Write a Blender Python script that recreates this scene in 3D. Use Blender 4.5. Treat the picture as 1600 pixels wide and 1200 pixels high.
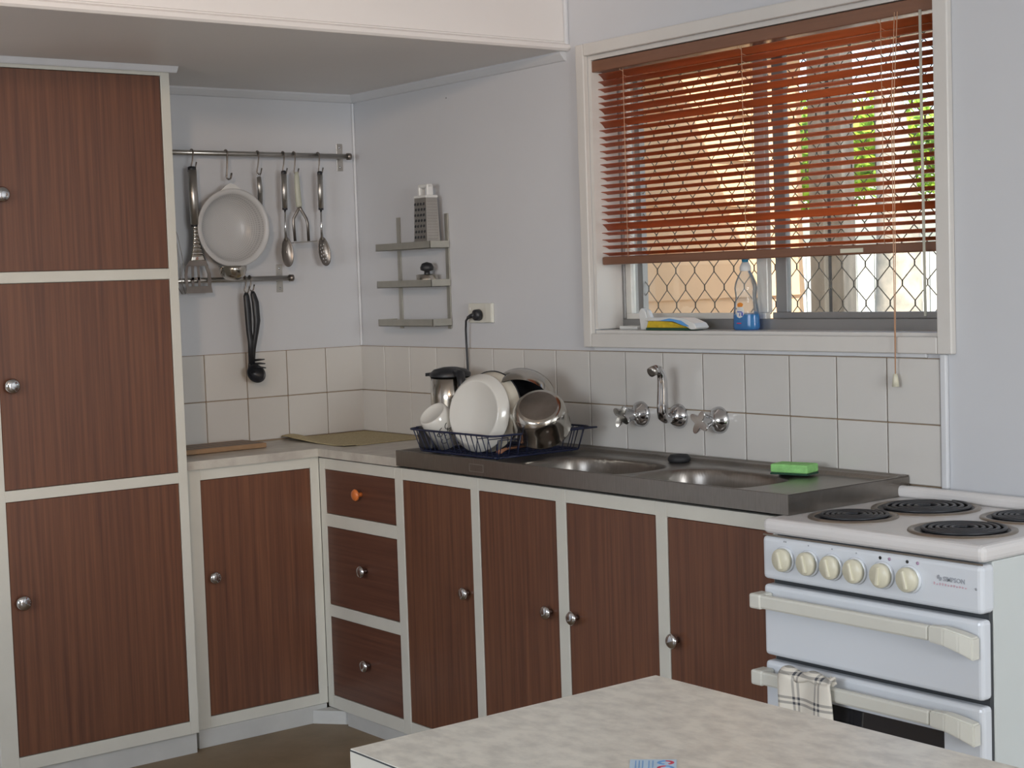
import bpy, bmesh, math, random
from mathutils import Vector, Matrix
random.seed(7)
PI = math.pi
for o in list(bpy.data.objects): bpy.data.objects.remove(o)
SC = bpy.context.scene
COL = SC.collection

# ---------------------------------------------------------------- camera
cam_d = bpy.data.cameras.new('camera')
cam = bpy.data.objects.new('camera', cam_d); COL.objects.link(cam)
_r = Vector((0.78833218, -0.61437343, -0.03282773))
_u = Vector((0.06573182, 0.03105219, 0.99735404))
_f = Vector((0.61172845, 0.78840412, -0.06486332))
M = Matrix(((_r.x, _u.x, -_f.x, -3.00340), (_r.y, _u.y, -_f.y, -4.71254), (_r.z, _u.z, -_f.z, 1.37597), (0, 0, 0, 1)))
cam.matrix_world = M
cam_d.sensor_width = 36; cam_d.lens = 2505.87 / 1600 * 36
cam_d.clip_start = 0.05; cam_d.clip_end = 200
SC.camera = cam
# ---------------------------------------------------------------- light
world = bpy.data.worlds.new('world'); SC.world = world; world.use_nodes = True
wn = world.node_tree.nodes; wl = world.node_tree.links
sky = wn.new('ShaderNodeTexSky'); sky.sky_type = 'NISHITA'; sky.sun_disc = False
sky.sun_elevation = math.radians(50); sky.sun_rotation = math.radians(210); sky.air_density = 1.0; sky.dust_density = 2.5
bg = wn['Background']; wl.new(sky.outputs[0], bg.inputs[0]); bg.inputs[1].default_value = 0.5

def light(name, kind, loc, target, power, color, **kw):
    d = bpy.data.lights.new(name, kind); d.energy = power; d.color = color
    for k, v in kw.items(): setattr(d, k, v)
    o = bpy.data.objects.new(name, d); COL.objects.link(o); o.location = loc
    o.rotation_euler = (Vector(target) - Vector(loc)).to_track_quat('-Z', 'Y').to_euler()
    return o
light('sun', 'SUN', (-3, -8, 9), Vector((-3, -8, 9)) - Vector((-.36, -.60, .72)), 12.0, (1, .93, .82), angle=math.radians(.6))
# daylight through the openings of the room behind the camera
light('window_light', 'AREA', (-5.35, -3.2, 1.62), (-1.0, -3.0, 1.62), 58, (.86, .92, 1.0), shape='RECTANGLE', size=1.9, size_y=1.1)
light('door_light', 'AREA', (-2.0, -7.6, 1.55), (-1.6, 0, 1.7), 92, (.90, .95, 1.0), shape='RECTANGLE', size=1.6, size_y=1.5)
# added warm spot standing in for sunlight bounced up onto the bulkhead
light('warm_bounce_spot', 'SPOT', (-3.0, -3.6, 2.25), (-1.62, -1.157, 2.26), 84, (1.0, .70, .48), spot_size=math.radians(60), spot_blend=.55, shadow_soft_size=.09)
SC.view_settings.view_transform = 'Standard'; SC.view_settings.look = 'None'
SC.view_settings.gamma = 1; SC.view_settings.exposure = 0.08
try: SC.view_settings.use_curve_mapping = False
except Exception: pass

# ---------------------------------------------------------------- materials
MATS = {}
def mat(name, col, rough=.5, metal=0, **kw):
    m = bpy.data.materials.new(name); m.use_nodes = True; nt = m.node_tree; N = nt.nodes; L = nt.links
    b = N['Principled BSDF']; b.inputs['Base Color'].default_value = (*col, 1)
    b.inputs['Roughness'].default_value = rough; b.inputs['Metallic'].default_value = metal
    for k in ('spec', 'trans', 'ior', 'coat', 'alpha'):
        if k in kw:
            b.inputs[{'spec': 'Specular IOR Level', 'trans': 'Transmission Weight', 'ior': 'IOR', 'coat': 'Coat Weight', 'alpha': 'Alpha'}[k]].default_value = kw[k]
    geo = N.new('ShaderNodeNewGeometry'); mp = N.new('ShaderNodeMapping'); L.new(geo.outputs['Position'], mp.inputs[0])
    mp.inputs['Scale'].default_value = kw.get('scale', (1, 1, 1))
    nz = N.new('ShaderNodeTexNoise'); L.new(mp.outputs[0], nz.inputs['Vector'])
    nz.inputs['Scale'].default_value = kw.get('nscale', 8); nz.inputs['Detail'].default_value = kw.get('detail', 4)
    nz.inputs['Roughness'].default_value = .6
    c2 = kw.get('col2', tuple(c * kw.get('dark', .93) for c in col))
    rp = N.new('ShaderNodeValToRGB'); rp.color_ramp.elements[0].position = kw.get('r0', .3); rp.color_ramp.elements[1].position = kw.get('r1', .7)
    rp.color_ramp.elements[0].color = (*c2, 1); rp.color_ramp.elements[1].color = (*col, 1)
    L.new(nz.outputs[0], rp.inputs[0])
    out = rp.outputs[0]
    if kw.get('rand'):
        oi = N.new('ShaderNodeObjectInfo'); hs = N.new('ShaderNodeHueSaturation'); mr = N.new('ShaderNodeMapRange')
        mr.inputs['To Min'].default_value = 1 - kw['rand']; mr.inputs['To Max'].default_value = 1 + kw['rand'] * .4
        L.new(oi.outputs['Random'], mr.inputs[0]); L.new(mr.outputs[0], hs.inputs['Value']); L.new(out, hs.inputs['Color']); out = hs.outputs[0]
    L.new(out, b.inputs['Base Color'])
    if kw.get('bump'):
        bp = N.new('ShaderNodeBump'); bp.inputs['Strength'].default_value = kw['bump']; bp.inputs['Distance'].default_value = kw.get('bdist', .002)
        n2 = N.new('ShaderNodeTexNoise'); L.new(mp.outputs[0], n2.inputs['Vector']); n2.inputs['Scale'].default_value = kw.get('bscale', 60); n2.inputs['Detail'].default_value = 3
        L.new(n2.outputs[0], bp.inputs['Height']); L.new(bp.outputs[0], b.inputs['Normal'])
    MATS[name] = m
    return m
wallp = mat('wall_paint', (.60, .61, .635), .42, nscale=2.5, dark=.97, bump=.08, bscale=35)
ceilp = mat('ceiling_paint', (.74, .72, .70), .45, nscale=2, dark=.97)
bulkp = mat('bulkhead_paint', (.76, .73, .71), .5, nscale=2, dark=.97)
trimp = mat('trim_paint', (.66, .67, .69), .35, nscale=6, dark=.95)
casep = mat('casing_paint', (.66, .635, .60), .35, nscale=6, dark=.95)
cream = mat('cupboard_enamel', (.62, .605, .54), .38, nscale=5, dark=.92, bump=.05)
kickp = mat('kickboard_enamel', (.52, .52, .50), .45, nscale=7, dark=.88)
wood_v = mat('brown_laminate', (.178, .073, .037), .38, scale=(52, 52, 1.2), nscale=1.6, detail=10, col2=(.088, .034, .021), r0=.3, r1=.72)
wood_h = mat('brown_laminate_across', (.135, .055, .033), .38, scale=(52, 1.2, 52), nscale=1.6, detail=10, col2=(.078, .030, .020), r0=.3, r1=.72)
tilem = mat('glazed_tile', (.62, .60, .57), .16, nscale=5, dark=.97, rand=.05)
grout = mat('grout', (.36, .26, .17), .8, nscale=20, dark=.7)
steel = mat('sink_steel', (.29, .265, .24), .30, .95, scale=(6, 60, 6), nscale=4, dark=.85, bump=.03, bscale=8)
steelb = mat('brushed_steel', (.50, .48, .45), .32, 1, nscale=12, dark=.85)
racks = mat('rack_steel', (.52, .51, .46), .5, .8, nscale=12, dark=.85)
chrome = mat('chrome', (.60, .60, .61), .10, 1, nscale=4, dark=.95)
potst = mat('polished_steel', (.58, .55, .50), .16, 1, nscale=6, dark=.85)
dsteel = mat('dull_steel', (.30, .27, .245), .33, 1, nscale=20, dark=.75)
black = mat('black_plastic', (.018, .019, .023), .4, nscale=8)
navy = mat('navy_coated_wire', (.008, .013, .045), .4, nscale=8)
whitep = mat('white_plastic', (.72, .72, .70), .35, nscale=6)
greyp = mat('handle_grey_green_plastic', (.50, .51, .42), .4, nscale=8)
china = mat('white_china', (.64, .625, .58), .14, nscale=4, dark=.97, coat=.3)
creamch = mat('cream_enamelware', (.60, .56, .47), .2, nscale=4, dark=.95)
stovew = mat('white_stove_enamel', (.68, .715, .76), .18, nscale=4, dark=.98, coat=.3)
stovet = mat('hob_enamel', (.70, .68, .67), .2, nscale=4, dark=.95)
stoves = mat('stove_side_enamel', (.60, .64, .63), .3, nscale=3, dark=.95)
creamk = mat('cream_plastic', (.68, .65, .51), .3, nscale=9, dark=.92)
creamh = mat('cream_handle_plastic', (.66, .655, .59), .35, nscale=6, dark=.95)
hplate = mat('hotplate_coil', (.035, .037, .042), .42, .3, nscale=15)
ringm = mat('hotplate_trim', (.34, .29, .24), .3, .9, nscale=12, dark=.7)
darkg = mat('oven_glass', (.02, .02, .023), .08, coat=.5)
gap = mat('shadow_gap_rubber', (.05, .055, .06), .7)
lamin = mat('marble_laminate', (.52, .49, .43), .32, scale=(1, 1.6, 1), nscale=11, detail=6, col2=(.40, .36, .32), r0=.36, r1=.62)
lamin2 = mat('table_laminate', (.73, .70, .62), .30, scale=(1.5, .9, 1), nscale=24, detail=8, col2=(.56, .535, .475), r0=.36, r1=.6)
floorm = mat('vinyl_floor', (.26, .185, .11), .5, nscale=9, detail=6, col2=(.19, .135, .075), bump=.1)
matm = mat('woven_mat', (.50, .42, .25), .8, scale=(140, 140, 140), nscale=1.4, detail=1, col2=(.36, .29, .16), bump=.5, bscale=1.3)
boardl = mat('board_light_wood', (.36, .22, .12), .45, scale=(3, 40, 10), nscale=3, dark=.7)
boardd = mat('board_dark_wood', (.07, .045, .04), .45, scale=(3, 40, 10), nscale=3, dark=.7)
blindw = mat('blind_wood', (.56, .17, .065), .28, scale=(50, 2, 50), nscale=2, dark=.75, coat=.2)
blindh = mat('blind_headrail', (.21, .095, .055), .35, scale=(50, 2, 50), nscale=2, dark=.85)
cordm = mat('blind_cord', (.62, .36, .22), .7)
orangew = mat('orange_knob', (.62, .17, .04), .3)
alum = mat('window_aluminium', (.30, .295, .29), .4, .6, nscale=6)
alumw = mat('pale_aluminium', (.75, .73, .68), .35, .3)
meshm = mat('screen_metal', (.17, .15, .12), .5, .5)
spong = mat('green_sponge', (.30, .66, .22), .9, nscale=60, dark=.75, bump=.5, bscale=200)
spdk = mat('scourer', (.02, .07, .04), .95, nscale=100)
yellow = mat('yellow_sponge', (.72, .50, .03), .9, nscale=60, dark=.7)
bluepl = mat('blue_plastic', (.12, .36, .72), .3)
tealpl = mat('teal_plastic', (.02, .24, .42), .3)
orangel = mat('orange_print', (.80, .27, .03), .5)
blueink = mat('blue_print', (.04, .07, .42), .5)
redink = mat('red_print', (.60, .05, .10), .5)
redp = mat('faded_red_print', (.60, .40, .46), .5)
greyink = mat('grey_print', (.36, .38, .42), .5)
blackink = mat('black_print', (.02, .02, .02), .5)
pinkink = mat('mauve_print', (.42, .28, .40), .5)
cardm = mat('pale_blue_card', (.50, .66, .80), .5, nscale=40)
rubber = mat('black_rubber', (.015, .015, .017), .6)
gold = mat('copper_cap', (.55, .25, .12), .25, 1)
wingp = mat('peach_weatherboard', (.66, .43, .24), .8, nscale=4, dark=.9)
eavep = mat('eave_paint', (.34, .29, .20), .8)
postm = mat('weathered_post', (.11, .10, .085), .8, scale=(6, 6, 1), nscale=5, dark=.45, bump=.3)
bark = mat('mottled_bark', (.34, .30, .24), .9, nscale=9, col2=(.14, .14, .12), bump=.6, bscale=20)
concrete = mat('pale_concrete', (.62, .58, .52), .85, nscale=3)
fencem = mat('white_fence_paint', (.75, .74, .70), .7, nscale=3, dark=.9)
woodsp = mat('spoon_wood', (.30, .13, .07), .6, nscale=10)

def leafmat():
    m = bpy.data.materials.new('leaf'); m.use_nodes = True; N = m.node_tree.nodes; L = m.node_tree.links
    b = N['Principled BSDF']; g = N.new('ShaderNodeNewGeometry'); n = N.new('ShaderNodeTexNoise'); n.inputs['Scale'].default_value = 3
    r = N.new('ShaderNodeValToRGB'); r.color_ramp.elements[0].color = (.10, .22, .02, 1); r.color_ramp.elements[1].color = (.42, .60, .06, 1)
    r.color_ramp.elements[0].position = .35; r.color_ramp.elements[1].position = .65
    L.new(g.outputs['Position'], n.inputs['Vector']); L.new(n.outputs[0], r.inputs[0]); L.new(r.outputs[0], b.inputs['Base Color'])
    t = N.new('ShaderNodeBsdfTranslucent'); mx = N.new('ShaderNodeMixShader'); mx.inputs[0].default_value = .45
    L.new(r.outputs[0], t.inputs[0]); L.new(b.outputs[0], mx.inputs[1]); L.new(t.outputs[0], mx.inputs[2]); L.new(mx.outputs[0], N['Material Output'].inputs[0])
    return m
leaf = leafmat()
def glassmat(name, col, rough, ior, mixt):
    # thin clear sheet: mostly see-through with a glossy film
    m = bpy.data.materials.new(name); m.use_nodes = True; N = m.node_tree.nodes; L = m.node_tree.links
    N.remove(N['Principled BSDF'])
    t = N.new('ShaderNodeBsdfTransparent'); t.inputs[0].default_value = (*col, 1)
    g = N.new('ShaderNodeBsdfGlossy'); g.inputs['Roughness'].default_value = rough
    fr = N.new('ShaderNodeFresnel'); fr.inputs[0].default_value = ior
    mx = N.new('ShaderNodeMixShader'); L.new(fr.outputs[0], mx.inputs[0]); L.new(t.outputs[0], mx.inputs[1]); L.new(g.outputs[0], mx.inputs[2])
    L.new(mx.outputs[0], N['Material Output'].inputs[0])
    return m
glass = glassmat('window_glass', (.97, .98, .97), .02, 1.3, 0)
bottlem = glassmat('clear_bottle_plastic', (.93, .95, .96), .06, 1.35, 0)
def _milky(m):
    N = m.node_tree.nodes; L = m.node_tree.links; o = N['Material Output']; src = o.inputs[0].links[0].from_socket
    d = N.new('ShaderNodeBsdfDiffuse'); d.inputs[0].default_value = (.8, .8, .78, 1); t = N.new('ShaderNodeBsdfTranslucent'); t.inputs[0].default_value = (.8, .78, .72, 1)
    a = N.new('ShaderNodeMixShader'); L.new(d.outputs[0], a.inputs[1]); L.new(t.outputs[0], a.inputs[2])
    b = N.new('ShaderNodeMixShader'); b.inputs[0].default_value = .12; L.new(src, b.inputs[1]); L.new(a.outputs[0], b.inputs[2]); L.new(b.outputs[0], o.inputs[0])
_milky(bottlem)
def liquid():
    m = bpy.data.materials.new('blue_detergent'); m.use_nodes = True; N = m.node_tree.nodes; L = m.node_tree.links
    b = N['Principled BSDF']; b.inputs['Base Color'].default_value = (.0, .40, .85, 1); b.inputs['Roughness'].default_value = .1
    t = N.new('ShaderNodeBsdfTranslucent'); t.inputs[0].default_value = (.02, .55, .95, 1)
    mx = N.new('ShaderNodeMixShader'); mx.inputs[0].default_value = .6
    L.new(b.outputs[0], mx.inputs[1]); L.new(t.outputs[0], mx.inputs[2]); L.new(mx.outputs[0], N['Material Output'].inputs[0])
    return m
liq = liquid()
def add_translucent(m, amt, col):
    N = m.node_tree.nodes; L = m.node_tree.links; b = N['Principled BSDF']
    t = N.new('ShaderNodeBsdfTranslucent'); t.inputs[0].default_value = (*col, 1)
    mx = N.new('ShaderNodeMixShader'); mx.inputs[0].default_value = amt
    L.new(b.outputs[0], mx.inputs[1]); L.new(t.outputs[0], mx.inputs[2]); L.new(mx.outputs[0], N['Material Output'].inputs[0])
add_translucent(blindw, .42, (.95, .36, .11))  # orange glow of sunlight bouncing between slats, put into the wood as translucency
wandm = mat('clear_wand_plastic', (.8, .78, .7), .15); add_translucent(wandm, .5, (.9, .9, .8))

def gridmat(name, axes_mode):
    # colander: concentric rings of small holes printed dark ; towel: woven check
    m = bpy.data.materials.new(name); m.use_nodes = True; N = m.node_tree.nodes; L = m.node_tree.links
    b = N['Principled BSDF']; tc = N.new('ShaderNodeTexCoord'); sp = N.new('ShaderNodeSeparateXYZ'); L.new(tc.outputs['Object'], sp.inputs[0])
    def math_(op, a, c=None):
        n = N.new('ShaderNodeMath'); n.operation = op
        for i, v in enumerate((a, c)):
            if v is None: continue
            if isinstance(v, (int, float)): n.inputs[i].default_value = v
            else: L.new(v, n.inputs[i])
        return n.outputs[0]
    mix = N.new('ShaderNodeMixRGB')
    if axes_mode == 'holes':
        b.inputs['Roughness'].default_value = .3
        x, z = sp.outputs['X'], sp.outputs['Z']
        r = math_('SQRT', math_('ADD', math_('MULTIPLY', x, x), math_('MULTIPLY', z, z)))
        ring = math_('LESS_THAN', math_('ABSOLUTE', math_('SUBTRACT', math_('FRACT', math_('MULTIPLY', r, 190)), .5)), .22)
        ang = math_('MULTIPLY', math_('ARCTAN2', z, x), 14.0)
        dots = math_('LESS_THAN', math_('ABSOLUTE', math_('SUBTRACT', math_('FRACT', ang), .5)), .26)
        inside = math_('LESS_THAN', r, .108)
        f = math_('MULTIPLY', math_('MULTIPLY', ring, dots), inside)
        mix.inputs[1].default_value = (.66, .66, .66, 1); mix.inputs[2].default_value = (.46, .46, .47, 1)
        L.new(f, mix.inputs[0])
    else:
        b.inputs['Roughness'].default_value = .9
        def stripes(s, p, off):
            u = math_('FRACT', math_('ADD', math_('DIVIDE', s, p), off))
            a = math_('LESS_THAN', math_('ABSOLUTE', math_('SUBTRACT', u, .42)), .045)
            c = math_('LESS_THAN', math_('ABSOLUTE', math_('SUBTRACT', u, .60)), .045)
            return math_('ADD', a, c)
        s1 = stripes(sp.outputs['Y'], .062, .1); s2 = stripes(sp.outputs['Z'], .062, .35)
        f = math_('ADD', math_('MULTIPLY', s1, .45), math_('MULTIPLY', s2, .5))
        mix.inputs[1].default_value = (.70, .66, .58, 1); mix.inputs[2].default_value = (.03, .035, .05, 1)
        L.new(f, mix.inputs[0])
    L.new(mix.outputs[0], b.inputs['Base Color'])
    return m
coland = gridmat('perforated_white_plastic', 'holes'); add_translucent(coland, .2, (.8, .8, .8))
towelm = gridmat('checked_cotton', 'check')

# ---------------------------------------------------------------- mesh helpers (all in world metres)
class B:
    def __init__(s): s.bm = bmesh.new()
    def box(s, x0, x1, y0, y1, z0, z1, bev=0, seg=2, mtx=None):
        x0, x1 = sorted((x0, x1)); y0, y1 = sorted((y0, y1)); z0, z1 = sorted((z0, z1))
        t = bmesh.new(); bmesh.ops.create_cube(t, size=1)
        for v in t.verts: v.co = Vector((x0 + (v.co.x + .5) * (x1 - x0), y0 + (v.co.y + .5) * (y1 - y0), z0 + (v.co.z + .5) * (z1 - z0)))
        if bev: bmesh.ops.bevel(t, geom=t.edges[:], offset=bev, segments=seg, affect='EDGES', profile=.5)
        return s.add(t, mtx, smooth=False)
    def add(s, t, mtx=None, smooth=True):
        if mtx is not None: bmesh.ops.transform(t, matrix=mtx, verts=t.verts[:])
        for f in t.faces: f.smooth = smooth
        me = bpy.data.meshes.new('t'); t.to_mesh(me); t.free(); s.bm.from_mesh(me); bpy.data.meshes.remove(me)
        return s
    def lathe(s, prof, seg=32, mtx=None, close=False):
        # profile (r, h) about local Z
        t = bmesh.new(); rings = []
        for r, h in prof:
            if r < 1e-6: rings.append([t.verts.new((0, 0, h))])
            else: rings.append([t.verts.new((r * math.cos(2 * PI * i / seg), r * math.sin(2 * PI * i / seg), h)) for i in range(seg)])
        for a, b in zip(rings, rings[1:]):
            for i in range(seg):
                j = (i + 1) % seg
                try:
                    if len(a) == 1 and len(b) == 1: break
                    if len(a) == 1: t.faces.new((a[0], b[j], b[i]))
                    elif len(b) == 1: t.faces.new((a[i], a[j], b[0]))
                    else: t.faces.new((a[i], a[j], b[j], b[i]))
                except ValueError: pass
        bmesh.ops.recalc_face_normals(t, faces=t.faces[:])
        return s.add(t, mtx)
    def tube(s, pts, r, seg=8, closed=False, flat=None, cap=True):
        pts = [Vector(p) for p in pts]; n = len(pts); t = bmesh.new(); rings = []
        rr = r if isinstance(r, (list, tuple)) else [r] * n
        nrm = None
        for i, p in enumerate(pts):
            if closed: d = pts[(i + 1) % n] - pts[i - 1]
            else: d = pts[min(i + 1, n - 1)] - pts[max(i - 1, 0)]
            d.normalize()
            if nrm is None:
                a = Vector((0, 0, 1)) if abs(d.z) < .9 else Vector((1, 0, 0))
                nrm = d.cross(a).normalized()
            else:
                nrm = (nrm - d * nrm.dot(d)).normalized()
            bn = d.cross(nrm)
            ring = []
            for k in range(seg):
                a = 2 * PI * k / seg
                off = nrm * math.cos(a) * rr[i] + bn * math.sin(a) * rr[i]
                if flat: 
                    ax, fac = flat; ax = Vector(ax).normalized(); off = off - ax * off.dot(ax) * (1 - fac)
                ring.append(t.verts.new(p + off))
            rings.append(ring)
        m = n if closed else n - 1
        for i in range(m):
            a, b = rings[i], rings[(i + 1) % n]
            for k in range(seg):
                j = (k + 1) % seg; t.faces.new((a[k], a[j], b[j], b[k]))
        if not closed and cap:
            t.faces.new(rings[0][::-1]); t.faces.new(rings[-1])
        bmesh.ops.recalc_face_normals(t, faces=t.faces[:])
        return s.add(t)
    def prism(s, pts, vec, bev=0):
        # polygon pts extruded along vec
        t = bmesh.new(); vs = [t.verts.new(p) for p in pts]; f = t.faces.new(vs)
        r = bmesh.ops.extrude_face_region(t, geom=[f]); bmesh.ops.translate(t, verts=[v for v in r['geom'] if isinstance(v, bmesh.types.BMVert)], vec=vec)
        bmesh.ops.recalc_face_normals(t, faces=t.faces[:])
        if bev: bmesh.ops.bevel(t, geom=t.edges[:], offset=bev, segments=2, affect='EDGES', profile=.5)
        return s.add(t, None, False)
    def grid(s, fn, nu, nv, closeu=False, smooth=True):
        t = bmesh.new(); V = [[t.verts.new(fn(i / nu, j / nv)) for j in range(nv + 1)] for i in range(nu if closeu else nu + 1)]
        for i in range(nu):
            for j in range(nv):
                a = V[i]; b = V[(i + 1) % len(V)]
                t.faces.new((a[j], b[j], b[j + 1], a[j + 1]))
        return s.add(t, None, smooth)
WL = {}
def _auto(me, ang=40):
    for e in (): pass
def obj(name, b, m, parent=None, origin=None, solid=0):
    bm = b.bm if isinstance(b, B) else b
    bmesh.ops.remove_doubles(bm, verts=bm.verts[:], dist=1e-6)
    me = bpy.data.meshes.new(name)
    if origin is None:
        xs = [v.co for v in bm.verts]
        origin = Vector([(min(v[i] for v in xs) + max(v[i] for v in xs)) / 2 for i in range(3)])
    origin = Vector(origin)
    bmesh.ops.translate(bm, verts=bm.verts[:], vec=-origin)
    bm.to_mesh(me); bm.free()
    me.materials.append(m)
    o = bpy.data.objects.new(name, me); COL.objects.link(o)
    if parent is not None:
        o.parent = parent; o.location = origin - WL[parent.name]
    else: o.location = origin
    WL[o.name] = origin
    if solid:
        md = o.modifiers.new('s', 'SOLIDIFY'); md.thickness = solid
    return o
def thing(name, label, cat, loc, group=None):
    o = bpy.data.objects.new(name, None); COL.objects.link(o); o.location = loc; o.empty_display_size = .05
    WL[o.name] = Vector(loc); tag(o, label, cat, group); return o
def tag(o, label, cat, group=None):
    o['label'] = label; o['category'] = cat
    if group: o['group'] = group
    return o
def struct(name, b, m, parent=None, **kw):
    o = obj(name, b, m, parent, **kw)
    if parent is None: o['kind'] = 'structure'
    return o
def stuff(o): o['kind'] = 'stuff'; return o
def dup_part(src, parent, loc, rot=None):
    o = src.copy(); COL.objects.link(o); o.parent = parent; o.location = Vector(loc) - WL[parent.name]; WL[o.name] = Vector(loc)
    if rot: o.rotation_euler = rot
    return o
def rotm(axis_to, loc=(0, 0, 0)):
    return Matrix.Translation(Vector(loc)) @ Vector(axis_to).to_track_quat('Z', 'Y').to_matrix().to_4x4()
def arc(c, r, a0, a1, n, ax1, ax2):
    c = Vector(c); ax1 = Vector(ax1); ax2 = Vector(ax2)
    return [c + ax1 * r * math.cos(a0 + (a1 - a0) * i / n) + ax2 * r * math.sin(a0 + (a1 - a0) * i / n) for i in range(n + 1)]

# ================================================================ SETTING
TZ = 1.1654; T = .1524
struct('floor', B().box(-5.6, .12, -7.8, .12, -.06, 0), floorm)
struct('ceiling', B().box(-5.6, .12, -7.8, .12, 2.5, 2.56), ceilp)
wall_back = struct('wall_back', B().box(-5.6, .12, 0, .12, 0, 2.5), wallp)
WY0, WY1, WZ0, WZ1 = -2.438, -1.24, 1.215, 1.998
w = B(); w.box(0, .12, WY1, .0, 0, 2.5); w.box(0, .12, -7.8, WY0, 0, 2.5); w.box(0, .12, WY0, WY1, 0, WZ0); w.box(0, .12, WY0, WY1, WZ1, 2.5)
wall_right = struct('wall_right', w, wallp)
w = B()  # with the opening of the side window
w.box(-5.72, -5.6, -7.8, -4.2, 0, 2.5); w.box(-5.72, -5.6, -2.2, 0, 0, 2.5); w.box(-5.72, -5.6, -4.2, -2.2, 0, .65); w.box(-5.72, -5.6, -4.2, -2.2, 2.25, 2.5)
struct('wall_left', w, wallp)
w = B(); w.box(-5.6, -2.85, -7.92, -7.8, 0, 2.5); w.box(-1.15, .12, -7.92, -7.8, 0, 2.5); w.box(-2.85, -1.15, -7.92, -7.8, 2.35, 2.5)
struct('wall_front', w, wallp)
# wall return left of the pantry
struct('wall_return', B().box(-5.6, -1.484, -.395, 0, 0, 2.028), wallp)
# bulkhead above the cupboards
bk = struct('wall_bulkhead', B().box(-5.6, 0, -1.15, 0, 2.028, 2.5), bulkp)
struct('trim_bulkhead_underside', B().box(-5.6, 0, -1.149, 0, 2.024, 2.028), ceilp)
q = B(); q.prism([(-5.6, -1.150, 2.024), (-5.6, -1.160, 2.024), (-5.6, -1.166, 2.030), (-5.6, -1.166, 2.040), (-5.6, -1.158, 2.046), (-5.6, -1.158, 2.049), (-5.6, -1.150, 2.052)], (5.6, 0, 0)); struct('trim_bulkhead_edge', q, bulkp)
def cornice(name, p0, p1, inn):
    # small cove strip under the bulkhead
    p0 = Vector(p0); p1 = Vector(p1); inn = Vector(inn); q = B()
    prof = [(0, 0), (.022, 0), (.022, -.006), (.014, -.016), (.006, -.024), (0, -.026)]
    q.prism([p0 + inn * a + Vector((0, 0, b)) for a, b in prof], p1 - p0); struct(name, q, trimp)
cornice('trim_back_cornice', (-.88, 0, 2.024), (0, 0, 2.024), (0, -1, 0))
cornice('trim_right_cornice', (0, 0, 2.024), (0, -1.145, 2.024), (-1, 0, 0))
struct('trim_corner_upper', B().box(-.012, 0, -1.162, -1.150, 2.03, 2.5, .003), trimp)
struct('trim_corner_lower', B().box(-.009, 0, -.009, 0, 1.166, 1.998, .003), trimp)
# tiles, part of the walls
def tiles(wall, axis, ncol, name='tile'):
    zb = .872
    gx = B()
    if axis == 'x': gx.box(-.884, 0, -.004, 0, .868, TZ)
    else: gx.box(-.004, 0, -16 * T, 0, .868, TZ)
    obj('grout_bed', gx, grout, wall)
    protos = {}
    for row in range(2):
        z1 = TZ - row * T - .0014; z0 = max(TZ - (row + 1) * T + .0014, zb)
        for k in range(ncol):
            a = -k * T - .0016; b = -(k + 1) * T + .0016
            if axis == 'x': b = max(b, -.884)
            key = (row, round(b - a, 4))
            c = Vector(((a + b) / 2, -.0045, (z0 + z1) / 2)) if axis == 'x' else Vector((-.0045, (a + b) / 2, (z0 + z1) / 2))
            if key in protos: 
                dup_part(protos[key], wall, c, (random.uniform(-.002, .002), random.uniform(-.002, .002), random.uniform(-.004, .004)))
            else:
                q = B()
                if axis == 'x': q.box(a, b, -.009, 0, z0, z1, .0015, 1)
                else: q.box(-.009, 0, a, b, z0, z1, .0015, 1)
                protos[key] = obj(name, q, tilem, wall, origin=c)
tiles(wall_back, 'x', 6); tiles(wall_right, 'y', 16)
struct('trim_tile_edge', B().box(-.012, 0, -16 * T - .018, -16 * T - .001, .868, TZ + .01, .003), trimp)
struct('trim_tile_top', B().box(-.008, 0, -2.40, -1.24, TZ + .001, TZ + .012, .002), trimp)
# window casing
cz = .018; W = .037
c = B(); c.box(-cz, 0, WY1, WY1 + .034, 1.176, 2.032, .003); struct('trim_window_left', c, casep)
c = B(); c.box(-cz, 0, WY0 - .040, WY0, 1.176, 2.032, .003); struct('trim_window_right', c, casep)
c = B(); c.box(-cz, 0, WY0 + .0005, WY1 - .0005, 1.176, WZ0, .003); struct('trim_window_bottom', c, casep)
c = B(); c.box(-cz, 0, WY0 + .0005, WY1 - .0005, WZ1, 2.032, .003); struct('trim_window_top', c, casep)
c = B(); c.box(.0, .118, WY1 - .012, WY1, WZ0 + .012, WZ1 - .012); c.box(.0, .118, WY0, WY0 + .012, WZ0 + .012, WZ1 - .012); c.box(.0, .118, WY0, WY1, WZ1 - .012, WZ1)
struct('trim_window_reveal', c, casep)
struct('trim_window_sill', B().box(.0, .118, WY0, WY1, WZ0 - .001, WZ0 + .009, .002), casep)
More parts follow.
